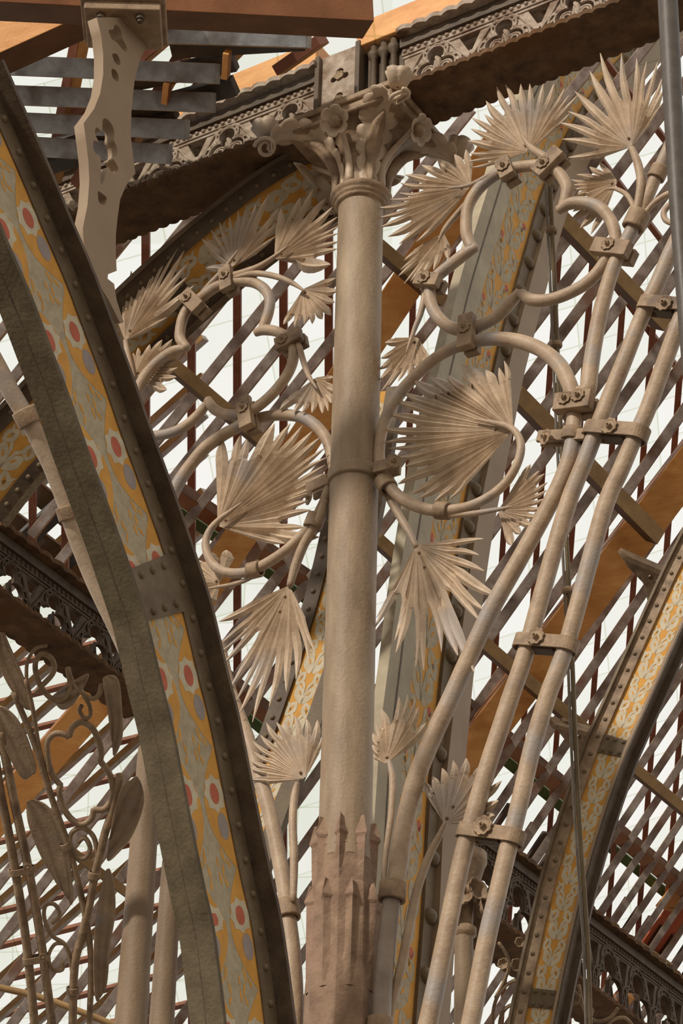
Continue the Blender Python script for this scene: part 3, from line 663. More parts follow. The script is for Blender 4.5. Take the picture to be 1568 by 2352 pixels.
    link('bead_course', bm, mw, t, bevel=.004)
    bm = bmesh.new(); x = L0 + .02
    while x < L1:
        c_ = org + D * x + N_ * (wb + .03) + Z * (hgt + .02); add_lathe(bm, c_, N_, [(.013, -.004), (.012, .006), (.007, .012), (.0003, .014)], 10); x += .042
    link('beading', bm, mw, t, True); t.children[-1]['kind'] = 'stuff'
    bm = bmesh.new()
    add_box(bm, org + D * ((L0 + L1) / 2) + N_ * (wb + .01) + Z * (hgt + .07), (D, N_, Z), ((L1 - L0) / 2, .04, .03)); link('cavetto', bm, DARKI, t)
    def scal2(sign):
        o = []; x = L0; 
        while x < L1 - 1e-4:
            for j in range(6):
                f = j / 6; xx = min(x + teeth * 1.3 * f, L1); o.append((xx, sign * (wid / 2 + .02 + .016 * abs(math.sin(math.pi * f)))))
            x += teeth * 1.3
        o.append((L1, sign * wid / 2)); return o
    plate('cornice_lip', scal2(1) + list(reversed(scal2(-1))), [], (org + Z * (hgt + .12), D, N_, Z), .03, SOFF if simple else GIRD, t)
    return t
gorg = ca + Z * zg
HG = .27
girder('cast_iron_girder', gorg, A, -T, -2.6, -.19, .33, HG, 'pierced cast girder with trefoils left of the capital, dark scalloped soffit', .40, .01)
girder('cast_iron_girder', gorg, A, -T, .30, 2.3, .33, HG, 'pierced cast girder right of the capital, rising to the top right corner', .40, .0)
# die block over the capital
die = thing('pedestal_block', gorg, 'panelled iron block standing on the capital between the two girders', 'pedestal')
fo = gorg - T * .10
bm = bmesh.new(); add_box(bm, gorg + A * -.05 + Z * .22, (A, T, Z), (.12, .11, .22)); link('core', bm, DARKI, die, bevel=.004)
fr_ = (gorg - T * .135 + A * -.06, A, Z, -T)
def circ(cx, cy, r, n=14): return [(cx + r * math.cos(2 * math.pi * k / n), cy + r * math.sin(2 * math.pi * k / n)) for k in range(n)]
hol = []
for cy in (.10, .27): hol += [circ(0, cy + .03, .024), circ(-.035, cy - .01, .02), circ(.035, cy - .01, .02)]
plate('panel', [(-.125, 0), (.125, 0), (.125, .44), (-.125, .44)], hol, fr_, .03, GIRD, die)
bm = bmesh.new()
for x in (-.125, .125): add_box(bm, fr_[0] + A * x - T * .02 + Z * .22, (A, T, Z), (.014, .025, .22))
link('edge_strip', bm, DARKI, die, bevel=.003)
for x in (.14, .20, .26):
    bm = bmesh.new(); add_lathe(bm, gorg - T * .13 + A * x, Z, [(.03, 0), (.03, .02), (.018, .03), (.018, .3), (.032, .32), (.034, .35), (.02, .36), (.02, .46)], 16); link('colonnette', bm, DARKI, die, True)
bm = bmesh.new(); add_box(bm, gorg + A * .2 - T * .06 + Z * .24, (A, T, Z), (.11, .05, .24)); link('side_pier', bm, DARKI, die, bevel=.004)
for y in (.10, .27): rosette(fr_[0] - T * .0 + Z * y - T * .018, -T, .03, die, 5, nut=False)
# ================================================================== RIBS (painted arches)
def resamp(px, pl, n=120):
    P_ = catmull([hit(x, y, pl) for x, y in px], 12)
    L = [0]
    for i in range(1, len(P_)): L.append(L[-1] + (P_[i] - P_[i - 1]).length)
    out = []; j = 0
    for k in range(n + 1):
        s = L[-1] * k / n
        while j < len(L) - 2 and L[j + 1] < s: j += 1
        f = (s - L[j]) / max(L[j + 1] - L[j], 1e-9); out.append(P_[j].lerp(P_[j + 1], f))
    return out, L[-1]
class Rib:
    def __init__(s, name, label, px, pl, side=1):
        s.C, s.L = resamp(px, pl); s.n = pl[1]; s.N = len(s.C) - 1; s.side = side
        s.t = thing(name, s.C[0], label, 'arched rib')
        i = s.N // 2; d = (s.C[i + 3] - s.C[i - 3]).normalized(); w = d.cross(s.n).normalized()
        def pj(p): q = p - CAM; return Vector((F * q.dot(rt) / q.dot(fw), F * q.dot(up) / q.dot(fw)))
        e = (pj(s.C[i] + d * .05) - pj(s.C[i])).normalized(); v = pj(s.C[i] + w * .05) - pj(s.C[i])
        s.m = .05 / abs(e.x * v.y - e.y * v.x); s.ml = .05 / (pj(s.C[i] + d * .05) - pj(s.C[i])).length
    def at(s, sl, o, h=0):
        """sl metres along, o metres across (towards image right if side=1), h towards viewer"""
        k = max(0, min(s.N - 1e-6, sl / s.L * s.N)); i = int(k); f = k - i
        p = s.C[i].lerp(s.C[i + 1], f); d = (s.C[min(i + 2, s.N)] - s.C[max(i - 1, 0)]).normalized()
        w = d.cross(s.n).normalized()
        if w.dot(rt) < 0: w = -w
        return p + w * o + s.n * h
    def strip(s, name, o0, o1, h0, h1, m, parent=None, n=100):
        bm = bmesh.new(); R = []
        for k in range(n + 1):
            sl = s.L * k / n; R.append([bm.verts.new(s.at(sl, o, h)) for o, h in ((o0, h0), (o1, h0), (o1, h1), (o0, h1))])
        for k in range(n):
            for j in range(4): bm.faces.new((R[k][j], R[k][(j + 1) % 4], R[k + 1][(j + 1) % 4], R[k + 1][j]))
        bm.faces.new(R[0]); bm.faces.new(R[-1]); bmesh.ops.recalc_face_normals(bm, faces=bm.faces)
        return link(name, bm, m, parent or s.t)
    def rivets(s, o, step, r, h, start=0, nmax=90):
        me = None; k = 0; sl = start
        while sl < s.L and k < nmax:
            p = s.at(sl, o, h)
            if me is None:
                bm = bmesh.new(); add_lathe(bm, Vector((0, 0, 0)), s.n, [(r, -r * .2), (r * .98, r * .25), (r * .8, r * .55), (r * .45, r * .8), (r * .01, r * .9)], 12)
                ob = link('rivet', bm, RIBF, s.t, True); me = ob.data
            else:
                ob = bpy.data.objects.new('rivet', me); COL.objects.link(ob); ob.parent = s.t; ob.matrix_parent_inverse = Matrix.Translation(-s.t.location)
            ob.location = p; sl += step; k += 1
    def paint(s, name, o0, o1, h, per, style, phase=0):
        """stencilled web panel: one mesh, several paints"""
        bm = bmesh.new(); n = 160; wd = o1 - o0
        def q(sl, w, lay): return s.at(sl, o0 + wd * w, h + lay * .0007)
        def quadstrip(f0, f1, mi, lay, a=0, b=None):
            b = s.L if b is None else b; R = []
            for k in range(n + 1):
                sl = a + (b - a) * k / n; R.append((bm.verts.new(q(sl, max(0, min(1, f0(sl))), lay)), bm.verts.new(q(sl, max(0, min(1, f1(sl))), lay))))
            for k in range(n):
                try: f = bm.faces.new((R[k][0], R[k][1], R[k + 1][1], R[k + 1][0])); f.material_index = mi
                except ValueError: pass
        def poly(pts, mi, lay, sl0, mirror=False):
            c = [(sl0 + p[0] * per, ((.84 if style == 'bloom' else 1) - p[1]) if mirror else p[1]) for p in pts]
            if min(x for x, _ in c) < 0 or max(x for x, _ in c) > s.L: return
            f = bm.faces.new([bm.verts.new(q(x, max(0, min(1, w)), lay)) for x, w in c]); f.material_index = mi
        def almond(cx, cy, lx, ly, ang=0, n_=12):
            o = []; asp = per / wd
            for k in range(n_):
                a = 2 * math.pi * k / n_; x = math.cos(a) * lx; y = math.sin(a) * ly * (1 - .35 * abs(math.cos(a)))
                xx = x * math.cos(ang) - y / asp * math.sin(ang); yy = x * asp * math.sin(ang) + y * math.cos(ang); o.append((cx + xx, cy + yy))
            return o
        base_, top = (1, 0) if style == 'bloom' else (0, 1)
        quadstrip(lambda x: 0, lambda x: 1, base_, 0)
        asp = wd / per
        if style == 'bloom':
            def edge(sl):
                ph = ((sl / per + phase) % 1.0)
                v = .5 + .5 * math.cos(2 * math.pi * (ph - .12))
                return .97 - .50 * v ** .45
            quadstrip(edge, lambda x: 1, 0, 1); quadstrip(lambda x: 0, lambda x: max(0, .84 - edge(x)), 0, 1)
            k = -1
            while (k - phase) * per < s.L:
                s0_ = (k - phase) * per; k += 1
                for mir in (False, True):
                    r = .275
                    poly([(math.cos(a) * r * asp * (1 - .18 * abs(math.sin(4 * a))), .77 + math.sin(a) * r * (1 - .18 * abs(math.sin(4 * a)))) for a in [2 * math.pi * j / 48 for j in range(48)]], 3, 2, s0_, mir)
                    poly([(math.cos(a) * .13 * asp * 1.15, .77 + math.sin(a) * .11) for a in [2 * math.pi * j / 16 for j in range(16)]], 2, 3, s0_, mir)
                    poly([(.27 + math.cos(a) * .19 * asp, .84 + math.sin(a) * .13) for a in [2 * math.pi * j / 16 for j in range(16)]], 4, 2, s0_, mir)
                    poly(almond(.50, .66, .075, .035, .25), 0, 1, s0_, mir); poly(almond(.62, .60, .06, .03, -.2), 0, 1, s0_, mir)
                    poly(almond(.72, .62, .05, .028, .5), 0, 1, s0_, mir); poly(almond(.57, .78, .05, .03, .5), 0, 1, s0_, mir)
                poly(almond(.55, .5, .05, .025, 0), 0, 1, s0_); poly(almond(.68, .5, .06, .03, 0), 0, 1, s0_)
        else:
            k = -1
            while (k - phase) * per < s.L:
                s0_ = (k - phase) * per; k += 1
                for mir in (False, True):
                    g = 3 if style == 'vine' else 1
                    poly(almond(.15, .68, .17, .19, .30), g, 1, s0_, mir)
                    poly(almond(.42, .76, .13, .19, -.4), g, 2, s0_, mir)
                    poly(almond(.66, .66, .16, .17, .4), g, 1, s0_, mir)
                    poly(almond(.90, .78, .12, .16, -.3), g, 2, s0_, mir)
                    poly(almond(.42, .76, .07, .05, -.4), 0, 3, s0_, mir); poly(almond(.90, .78, .06, .045, -.3), 0, 3, s0_, mir)
                    poly([(0, .5), (.25, .62), (.5, .94), (.55, .97), (.5, .86), (.3, .56), (.05, .48)], g, 3, s0_, mir)
                    poly([(.5, .5), (.75, .58), (1, .9), (1.05, .92), (1.0, .82), (.8, .54), (.55, .48)], g, 3, s0_, mir)
                    poly(almond(.18, .665, .05, .035, .35), 0, 3, s0_, mir); poly(almond(.68, .645, .045, .03, .5), 0, 3, s0_, mir)
                if style == 'vinered':
                    poly(almond(.0, .8, .05, .07, 0), 2, 3, s0_); poly(almond(.5, .2, .05, .07, 0), 2, 3, s0_)
        return link(name, bm, [YEL, GRY, RED, WHT, LIL], s.t)
    def splice(s, sl, ln, o0, o1, h, m, rv=3, rr=.012):
        bm = bmesh.new(); R = []
        for k in range(7):
            x = sl + ln * k / 6; R.append([bm.verts.new(s.at(x, o, hh)) for o, hh in ((o0, h - .01), (o1, h - .01), (o1, h), (o0, h))])
        for k in range(6):
            for j in range(4): bm.faces.new((R[k][j], R[k][(j + 1) % 4], R[k + 1][(j + 1) % 4], R[k + 1][j]))
        bm.faces.new(R[0]); bm.faces.new(R[-1]); bmesh.ops.recalc_face_normals(bm, faces=bm.faces)
        link('splice_plate', bm, m, s.t)
        for e in (.16, .84):
            for j in range(rv):
                bm = bmesh.new(); add_lathe(bm, s.at(sl + ln * e, o0 + (o1 - o0) * (j + .6) / (rv + .2), h), s.n, [(rr, -.001), (rr * .95, rr * .3), (rr * .7, rr * .65), (rr * .01, rr * .85)], 12); link('rivet', bm, RIBF, s.t, True)
# foreground rib; base curve = right edge of the painted panel
fp = TRV(0)
fg = [(-60, 165), (0, 302), (49, 414), (98, 531), (147, 644), (191, 761), (235, 878), (274, 991), (313, 1098), (352, 1206), (384, 1300), (415, 1396), (435, 1478), (455, 1563), (479, 1658), (507, 1800), (527, 1900), (553, 2026), (576, 2130), (602, 2321), (614, 2440)]
R = Rib('painted_rib', 'huge painted arched rib crossing the left foreground, ochre panel with red flowers', fg, fp)
s = R.m; pw = 84 * s
R.paint('painted_panel', -pw, 0, 0, 278 * R.ml, 'bloom', phase=-.24)
R.strip('web', -pw - .002, .03, -.02, -.002, RIBF)
R.strip('rivet_strip', 0, 29 * s, -.02, .008, RIBF)
R.strip('outer_flange', 27 * s, 27 * s + .02, -.03, .085, DARKI)
R.strip('inner_flange', -pw - .022, -pw, -.145, .012, RIBD)
bm = None
R.strip('seam', -pw - .0235, -pw - .022, -.074, -.068, DARKI)
R.rivets(15 * s, 80.5 * R.ml, 9.5 * R.ml, .008, start=40 * R.ml)
# splice plate location: arc position near image y 1285..1415
def sl_at_y(R, x, y):
    best = min(range(R.N + 1), key=lambda i: ((lambda p: abs(H / 2 - F * (p - CAM).dot(up) / (p - CAM).dot(fw) - y))(R.C[i])))
    return R.L * best / R.N
a_ = sl_at_y(R, 0, 1278); b_ = sl_at_y(R, 0, 1398)
R.splice(a_, b_ - a_, -pw, 2 * s, .012, RIBF, 3, 9.5 * R.ml)
# rib behind the column (right)
R2c = [(905, 2460), (915, 2352), (942, 2200)] 
rb = [(900, 2480), (906, 2352), (918, 2200), (930, 2050), (938, 1900), (948, 1750), (965, 1602), (983, 1440), (1012, 1240), (1040, 1080), (1085, 880), (1112, 755), (1150, 620), (1182, 510), (1215, 400), (1262, 290), (1320, 190), (1400, 90), (1480, 10), (1540, -40)]
pl2 = TRV(-.12)
R = Rib('painted_rib', 'painted rib rising behind the column on its right, grey vines and red spots', rb, pl2)
s = R.m
R.paint('painted_panel', -36 * s, 38 * s, 0, 150 * R.ml, 'vinered')
R.strip('web', -38 * s, 40 * s, -.02, -.002, RIBF)
R.strip('outer_flange', -90 * s, -36 * s, -.03, .03, PALE)
R.strip('seam', -66 * s, -63 * s, .03, .032, DARKI)
R.strip('rivet_strip', 38 * s, 62 * s, -.02, .02, RIBF)
R.strip('inner_flange', 60 * s, 100 * s, -.02, .05, PALE if False else CREAM)
R.rivets(50 * s, 68 * R.ml, 9 * R.ml, .02)
# right background rib
rb3 = [(1225, 2420), (1236, 2349), (1252, 2270), (1271, 2180), (1306, 2030), (1350, 1880), (1402, 1730), (1418, 1692), (1468, 1580), (1535, 1430), (1590, 1310), (1650, 1190)]
pl3 = (CAM + ray(1400, 1800) * 15.6, Vector((-.35, -.937, 0)))
R = Rib('painted_rib', 'sunlit painted rib at the lower right, pale leaf stencils on ochre', rb3, pl3)
s = R.m
R.paint('painted_panel', -29 * s, 29 * s, 0, 125 * R.ml, 'vine')
R.strip('web', -30 * s, 30 * s, -.02, -.002, RIBF)
R.strip('rivet_strip', -55 * s, -28 * s, -.02, .02, CLMP)
R.strip('outer_flange', -60 * s, -54 * s, -.02, .05, RIBF)
R.strip('edge_angle', 28 * s, 35 * s, -.02, .02, CREAM)
R.strip('inner_flange', 34 * s, 38 * s, -.10, .02, DARKI); R.strip('soffit_plate', 36 * s, 52 * s, -.10, -.07, DARKI)
R.rivets(-40 * s, 42 * R.ml, 5 * R.ml, .02)
R.splice(sl_at_y(R, 0, 2312), 40 * R.ml, -29 * s, 30 * s, .012, RIBF, 3, 5 * R.ml)
R.splice(sl_at_y(R, 0, 1735), 42 * R.ml, -29 * s, 30 * s, .012, RIBF, 3, 5 * R.ml)
# left background rib (upper)
rb4 = [(-60, 1150), (18, 1050), (80, 985), (190, 870), (300, 765), (390, 680), (480, 600), (560, 535), (640, 475), (740, 415), (840, 360)]
pl4 = P3((0, 1100, 14.2), (700, 450, 14.0), (700, 1100, 14.2))
R = Rib('painted_rib', 'painted rib climbing behind the left leaves towards the capital', rb4, pl4)
s = R.m
R.paint('painted_panel', -52 * s, 52 * s, 0, 190 * R.ml, 'vine')
R.strip('web', -54 * s, 54 * s, -.02, -.002, RIBF)
R.strip('rivet_strip', -88 * s, -50 * s, -.02, .02, DARKI); R.strip('outer_flange', -96 * s, -86 * s, -.05, .06, DARKI)
R.strip('lower_rivet_strip', 50 * s, 84 * s, -.02, .02, DARKI); R.strip('inner_flange', 82 * s, 98 * s, -.1, .05, RIBF)
R.rivets(-68 * s, 42 * R.ml, 6.5 * R.ml, .02); R.rivets(66 * s, 42 * R.ml, 6.5 * R.ml, .02)
R.splice(sl_at_y(R, 0, 690), 60 * R.ml, -52 * s, 52 * s, .022, DARKI, 3, 6.5 * R.ml)
# rib behind the column, lower left
rb5 = [(500, 2150), (545, 2010), (600, 1850), (645, 1740), (690, 1615), (735, 1480), (772, 1350), (800, 1230), (830, 1080), (860, 900)]
pl5 = (CAM + ray(700, 1600) * 14.3, Vector((-.35, -.937, 0)))
R = Rib('painted_rib', 'painted rib seen between the hanging leaf and the column shaft', rb5, pl5)
s = R.m
R.paint('painted_panel', -32 * s, 34 * s, 0, 150 * R.ml, 'vine')
R.strip('web', -34 * s, 34 * s, -.02, -.002, RIBF); R.strip('rivet_strip', -62 * s, -30 * s, -.02, .02, DARKI); R.strip('outer_flange', 32 * s, 66 * s, -.02, .04, RIBF)
R.rivets(-46 * s, 44 * R.ml, 6 * R.ml, .02)
# ================================================================== BRACKET
bp = TRV(.02)
frb = frame(bp, 250, 350)
outl = [(222, 40), (232, 80), (237, 125), (237, 170), (230, 215), (216, 250), (192, 283), (197, 320), (203, 370), (205, 415), (201, 470), (190, 525), (193, 560), (205, 610), (225, 650), (250, 690), (275, 740), (284, 740), (268, 690), (262, 652), (247, 640), (248, 630), (268, 622), (266, 585), (266, 540), (270, 500), (276, 458), (290, 425), (311, 398), (306, 362), (300, 310), (302, 250), (309, 185), (322, 135), (340, 102), (364, 80), (366, 40)]
c1 = crop(.25, 0, 0); c15 = crop(.5, 0, 0); c8 = crop(.255, 0, 0)
h1 = smooth2(to2(frb, bp, c8((1030, 225), (1065, 235), (1095, 290), (1100, 340), (1120, 380), (1145, 440), (1130, 470), (1090, 430), (1050, 380), (1005, 350), (975, 270), (1020, 265))), 3)
h2 = smooth2(to2(frb, bp, c8((1010, 490), (1050, 485), (1080, 540), (1080, 585), (1040, 570))), 3)
h3 = smooth2(to2(frb, bp, c8((1005, 625), (1040, 630), (1068, 690), (1060, 735), (1015, 700))), 3)
h4 = smooth2(to2(frb, bp, c8((925, 1080), (960, 1070), (1005, 1120), (1030, 1190), (1025, 1260), (1050, 1320), (1055, 1400), (1020, 1430), (1050, 1480), (1068, 1530), (1040, 1555), (1000, 1545), (970, 1505), (930, 1640), (905, 1640), (908, 1425), (860, 1380), (835, 1310), (850, 1265), (885, 1275), (855, 1200), (870, 1145), (918, 1180))), 3)
h5 = smooth2(to2(frb, bp, crop(.5, 0, 0)((450, 880), (470, 890), (490, 910), (480, 940), (455, 930))), 3)
bk = thing('pierced_bracket', frb[0], 'tall cream iron bracket with clover and teardrop piercings beside the rib', 'bracket')
O_, U_, V_, N__ = frb
plate('body', to2(frb, bp, outl), [h1, h2, h3, h4, h5], (O_ - N__ * .025, U_, V_, N__), .05, CREAM, bk)
cc = hit(292, 30, bp); sb = mpp(cc)
bm = bmesh.new(); XX = Vector((1, 0, 0)); YY = Vector((0, 1, 0)); cc = hit(282, 44, bp); add_box(bm, cc + YY * .06 + Z * .02, (XX, YY, Z), (.17, .13, .025)); add_box(bm, cc + YY * .06 + Z * .06, (XX, YY, Z), (.19, .15, .02)); link('cap_plate', bm, CLMP, bk, bevel=.006)
for ex in (-.12, .1):
    bm = bmesh.new(); add_lathe(bm, cc + XX * ex * .8 - YY * .03 - Z * .01, -Z, [(.02, -.02), (.02, .02), (.012, .022), (.012, .035), (.0004, .035)], 8); link('bolt', bm, DARKI, bk)
# ================================================================== TIMBERS AND RAFTERS
def beam(name, p0, p1, pl, wpx, th, mats, label=None, cat='timber', group=None, roll=0, parent=None, off=0):
    """board lying in plane pl between two image points; wide face towards the viewer, rolled about its length"""
    pl = shift(pl, off); a, b = hit(*p0, pl), hit(*p1, pl); d = (b - a).normalized(); n = pl[1]; sd = n.cross(d).normalized()
    q = Matrix.Rotation(math.radians(roll), 3, d); n = q @ n; sd = q @ sd
    w = wpx * mpp((a + b) / 2) / 2; bm = bmesh.new()
    vs = add_box(bm, (a + b) / 2, (d, sd, n), ((b - a).length / 2, w, th / 2))
    bm.faces.ensure_lookup_table()
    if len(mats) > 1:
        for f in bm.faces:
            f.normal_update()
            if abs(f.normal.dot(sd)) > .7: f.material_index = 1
    o = link(name, bm, mats, parent, bevel=.004)
    if label: tag(o, label, cat, group)
    return o
ROOF = P3((200, 600, 16.2), (1500, 600, 17.6), (1500, 2200, 21.5))
def raf_slope(x): return 1.24 + max(0, min(1, (x - 500) / 1400)) * .26
xs = [-190, -75, 38, 148, 258, 370, 478, 588, 693, 793, 885, 962, 1037, 1117, 1204, 1288, 1370, 1451, 1530, 1600, 1664, 1724, 1780, 1832, 1881, 1929, 1976, 2022, 2067, 2111, 2154, 2197, 2239, 2281, 2322, 2363, 2404, 2444]
for i, x in enumerate(xs):
    k = raf_slope(x)
    # point on line: X = x + (1000 - Y)/k
    Yt = 60 if x > 600 else 250; 
    Yb = 2420
    if x < 700: Yb = min(2420, 1000 + (x + 260) * k) if x < 0 else 1450
    if x < 300: Yb = 1230
    if x + (1000 - Yt) / k > 1640: Yt = 1000 - (1640 - x) * k
    if x + (1000 - Yb) / k < -60: Yb = 1000 + (x + 60) * k
    if Yb - Yt < 60: continue
    wpx = 24 if x < 1500 else max(15, 24 - (x - 1500) / 80)
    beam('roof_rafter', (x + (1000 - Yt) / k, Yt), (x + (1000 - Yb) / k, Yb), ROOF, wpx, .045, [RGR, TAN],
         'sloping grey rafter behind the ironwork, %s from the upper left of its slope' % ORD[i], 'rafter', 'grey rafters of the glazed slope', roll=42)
# glazing bars (red-brown), behind the rafters
bars = [(-40, 340), (75, 340), (150, 0), (232, 0), (335, 0), (440, 0), (545, 0), (651, 0), (755, 0), (850, 0), (940, 0), (1022, 0), (1098, 0), (1172, 0), (1252, 0), (1330, 0), (1407, 0), (1480, 0), (1550, 0), (1612, 0), (1668, 0), (1720, 0)]
for i, (x, _) in enumerate(bars):
    lean = 0 if x < 800 else -.075 * min(1, (x - 800) / 400)
    yt = 330 if x < 850 else (500 + (x - 1295) * 1.33 if x > 1240 else 350); yb = 1340 if x < 330 else 2430
    xt = x - lean * (1000 - yt); xb = x - lean * (1000 - yb) if lean else x
    xt = x + (-lean) * (1000 - yt); xb = x + (-lean) * (1000 - yb)
    beam('glazing_bar', (xt, yt), (xb, yb), ROOF, 17 if x < 900 else 13, .05, [RBR, RBR], 'upright red-brown glazing bar behind the rafters, %s from the left' % ORD[i], 'glazing bar', 'red-brown glazing bars', roll=25, off=-.22)
for i, x in enumerate([1295, 1480, 1661]):
    ya = -40 if x > 1400 else 465; yb = 860
    beam('glazing_bar', (x + (ya - 500) / 1.33, ya), (x + (yb - 500) / 1.33, yb), ROOF, 13, .05, [RBR, RBR], 'slanting red-brown bar crossing the rafters at the upper right, %s from the left' % ORD[i], 'glazing bar', 'slanting red-brown bars', roll=20, off=-.26)
# glazing
def gl_mat():
    m = bpy.data.materials.new('roof_glass'); m.use_nodes = True; N = m.node_tree.nodes; L = m.node_tree.links; N.clear()
    out = N.new('ShaderNodeOutputMaterial'); tr = N.new('ShaderNodeBsdfTransparent'); gl = N.new('ShaderNodeBsdfGlossy'); gl.inputs['Roughness'].default_value = .1
    mx = N.new('ShaderNodeMixShader'); mx.inputs[0].default_value = .03
    tc = N.new('ShaderNodeTexCoord'); mp = N.new('ShaderNodeMapping'); mp.inputs['Scale'].default_value = (1, 1, 1); L.new(tc.outputs['UV'], mp.inputs[0])
    br = N.new('ShaderNodeTexBrick'); br.offset = 0; br.inputs['Scale'].default_value = 1; br.inputs['Brick Width'].default_value = .55; br.inputs['Row Height'].default_value = .34; br.inputs['Mortar Size'].default_value = .006; br.inputs['Mortar Smooth'].default_value = .3
    br.inputs['Color1'].default_value = (1, 1, .99, 1); br.inputs['Color2'].default_value = (.955, .97, .94, 1); br.inputs['Mortar'].default_value = (.86, .88, .80, 1)
    L.new(mp.outputs[0], br.inputs[0]); L.new(br.outputs[0], tr.inputs[0]); L.new(tr.outputs[0], mx.inputs[1]); L.new(gl.outputs[0], mx.inputs[2]); L.new(mx.outputs[0], out.inputs[0]); return m
GL = gl_mat()
def glass(name, corners, pl):
    bm = bmesh.new(); q = [hit(x, y, pl) for x, y in corners]; n = pl[1]; O = q[0]; U = (q[1] - q[0]).normalized(); V = n.cross(U)
    vs = [bm.verts.new(p - n * e) for e in (0, .006) for p in q]; uv = bm.loops.layers.uv.new('uv')
    fs = [bm.faces.new(vs[:4]), bm.faces.new(vs[4:][::-1])] + [bm.faces.new((vs[i], vs[4 + i], vs[4 + (i + 1) % 4], vs[(i + 1) % 4])) for i in range(4)]
    for f in fs:
        for l in f.loops: l[uv].uv = ((l.vert.co - O).dot(U), (l.vert.co - O).dot(V))
    o = link(name, bm, GL); o['kind'] = 'structure'; o.visible_shadow = True; return o
glass('window_1', [(-300, 300), (1900, -300), (1900, 2700), (-300, 2700)], shift(ROOF, -.5))
# purlins "\"
for i, (a, b, w) in enumerate([((230, 700), (640, 1048), 30), ((860, 560), (1010, 690), 30), ((860, 1235), (960, 1325), 28), ((1090, 1462), (1420, 1745), 28), ((1178, 900), (1505, 1232), 38), ((1210, 425), (1520, 745), 34), ((1430, 1745), (1600, 1885), 24), ((1090, 225), (1240, 130), 30), ((130, 1930), (330, 2080), 20)]):
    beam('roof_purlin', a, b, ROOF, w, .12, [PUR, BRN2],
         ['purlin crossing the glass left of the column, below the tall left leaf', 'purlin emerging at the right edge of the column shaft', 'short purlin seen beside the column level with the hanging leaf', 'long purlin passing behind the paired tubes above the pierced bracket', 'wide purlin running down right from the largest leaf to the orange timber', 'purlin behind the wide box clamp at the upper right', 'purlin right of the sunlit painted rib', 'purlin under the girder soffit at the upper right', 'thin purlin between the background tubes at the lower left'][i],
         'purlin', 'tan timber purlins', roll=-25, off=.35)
# orange principals "/"
OR = [((1640, 990), (960, 1885), 88, 'broad orange timber slanting across the right side, patched with sun'), ((1160, 310), (440, 1400), 80, 'orange timber passing behind the column and large leaf'), ((300, 1520), (-60, 1935), 80, 'orange timber at the lower left behind the bow-shaped ironwork')]
for i, (a, b, w, lb) in enumerate(OR):
    beam('principal_rafter', a, b, ROOF, w * .95, .20, [ORG, BRN], lb, 'timber', 'orange principal timbers', roll=32, off=.18)  # orange lit face, brown shaded sides: shading set by colour
for i, (a, b) in enumerate([((1040, 1600), (1620, 2080)), ((380, 1110), (760, 1370)), ((420, 1480), (640, 1660))]):
    beam('valley_board', a, b, ROOF, 34, .12, [BRN, BRN2], ['red-brown board crossing the lower right rafters', 'red-brown board behind the left hoop', 'dark board behind the hanging left leaf'][i], 'board', roll=15, off=-.06)
    beam('gutter_strip', (a[0] - 15, a[1] + 34), (b[0] - 15, b[1] + 34), ROOF, 24, .04, [GREEN], ['thin green strip below the red-brown board at the lower right', 'thin green strip behind the left hoop', 'thin green strip behind the hanging left leaf'][i], 'strip', off=-.3)
# dark boarding in lower right eaves
LR = P3((1000, 1900, 19.0), (1568, 2300, 20.5), (1568, 1700, 20.2))
EB = mat('eaves_board_brown', (98, 80, 72), (70, 56, 50), 6)
for i in range(20):
    x0 = 1080 + i * 27; y0 = 1935 + i * 21.5
    beam('eaves_board', (x0 - 6, y0 + 60), (x0 + 92, y0 - 88), ROOF, 17, .03, [EB], 'short dark eaves board above the distant girder, %s from the left' % ORD[i], 'board', 'dark eaves boards', roll=10, off=-.1)
# brackets of the purlins (distant)
def small_bracket(pts, holes, pl, label):
    fr = frame(pl, *pts[0]); t = thing('purlin_bracket', fr[0], label, 'bracket')
    plate('plate', to2(fr, pl, pts), [to2(fr, pl, h) for h in holes], fr, .04, CLMP, t)
    a, b = hit(*pts[0], pl), hit(*pts[1], pl); bm = bmesh.new(); add_box(bm, (a + b) / 2 + pl[1] * .02, ((b - a).normalized(), pl[1].cross((b - a).normalized()), pl[1]), ((b - a).length / 2, .02, .05)); link('flange', bm, CLMP, t, bevel=.004)
pb = shift(ROOF, .55)
def ph(cx, cy, r, n=10): return [(cx + r * math.cos(2 * math.pi * k / n), cy + r * math.sin(2 * math.pi * k / n)) for k in range(n)]
small_bracket([(1262, 1655), (1368, 1680), (1352, 1735), (1336, 1768), (1315, 1720), (1290, 1690)], [ph(1296, 1661, 9), ph(1330, 1685, 9), ph(1345, 1712, 9)], pb, 'pierced iron bracket between the thin conduit and the sunlit rib')
small_bracket([(1425, 1268), (1528, 1312), (1504, 1355), (1492, 1395), (1478, 1340), (1440, 1300)], [ph(1492, 1322, 6), ph(1506, 1332, 5)], pb, 'dark iron bracket under the wide purlin at the right')
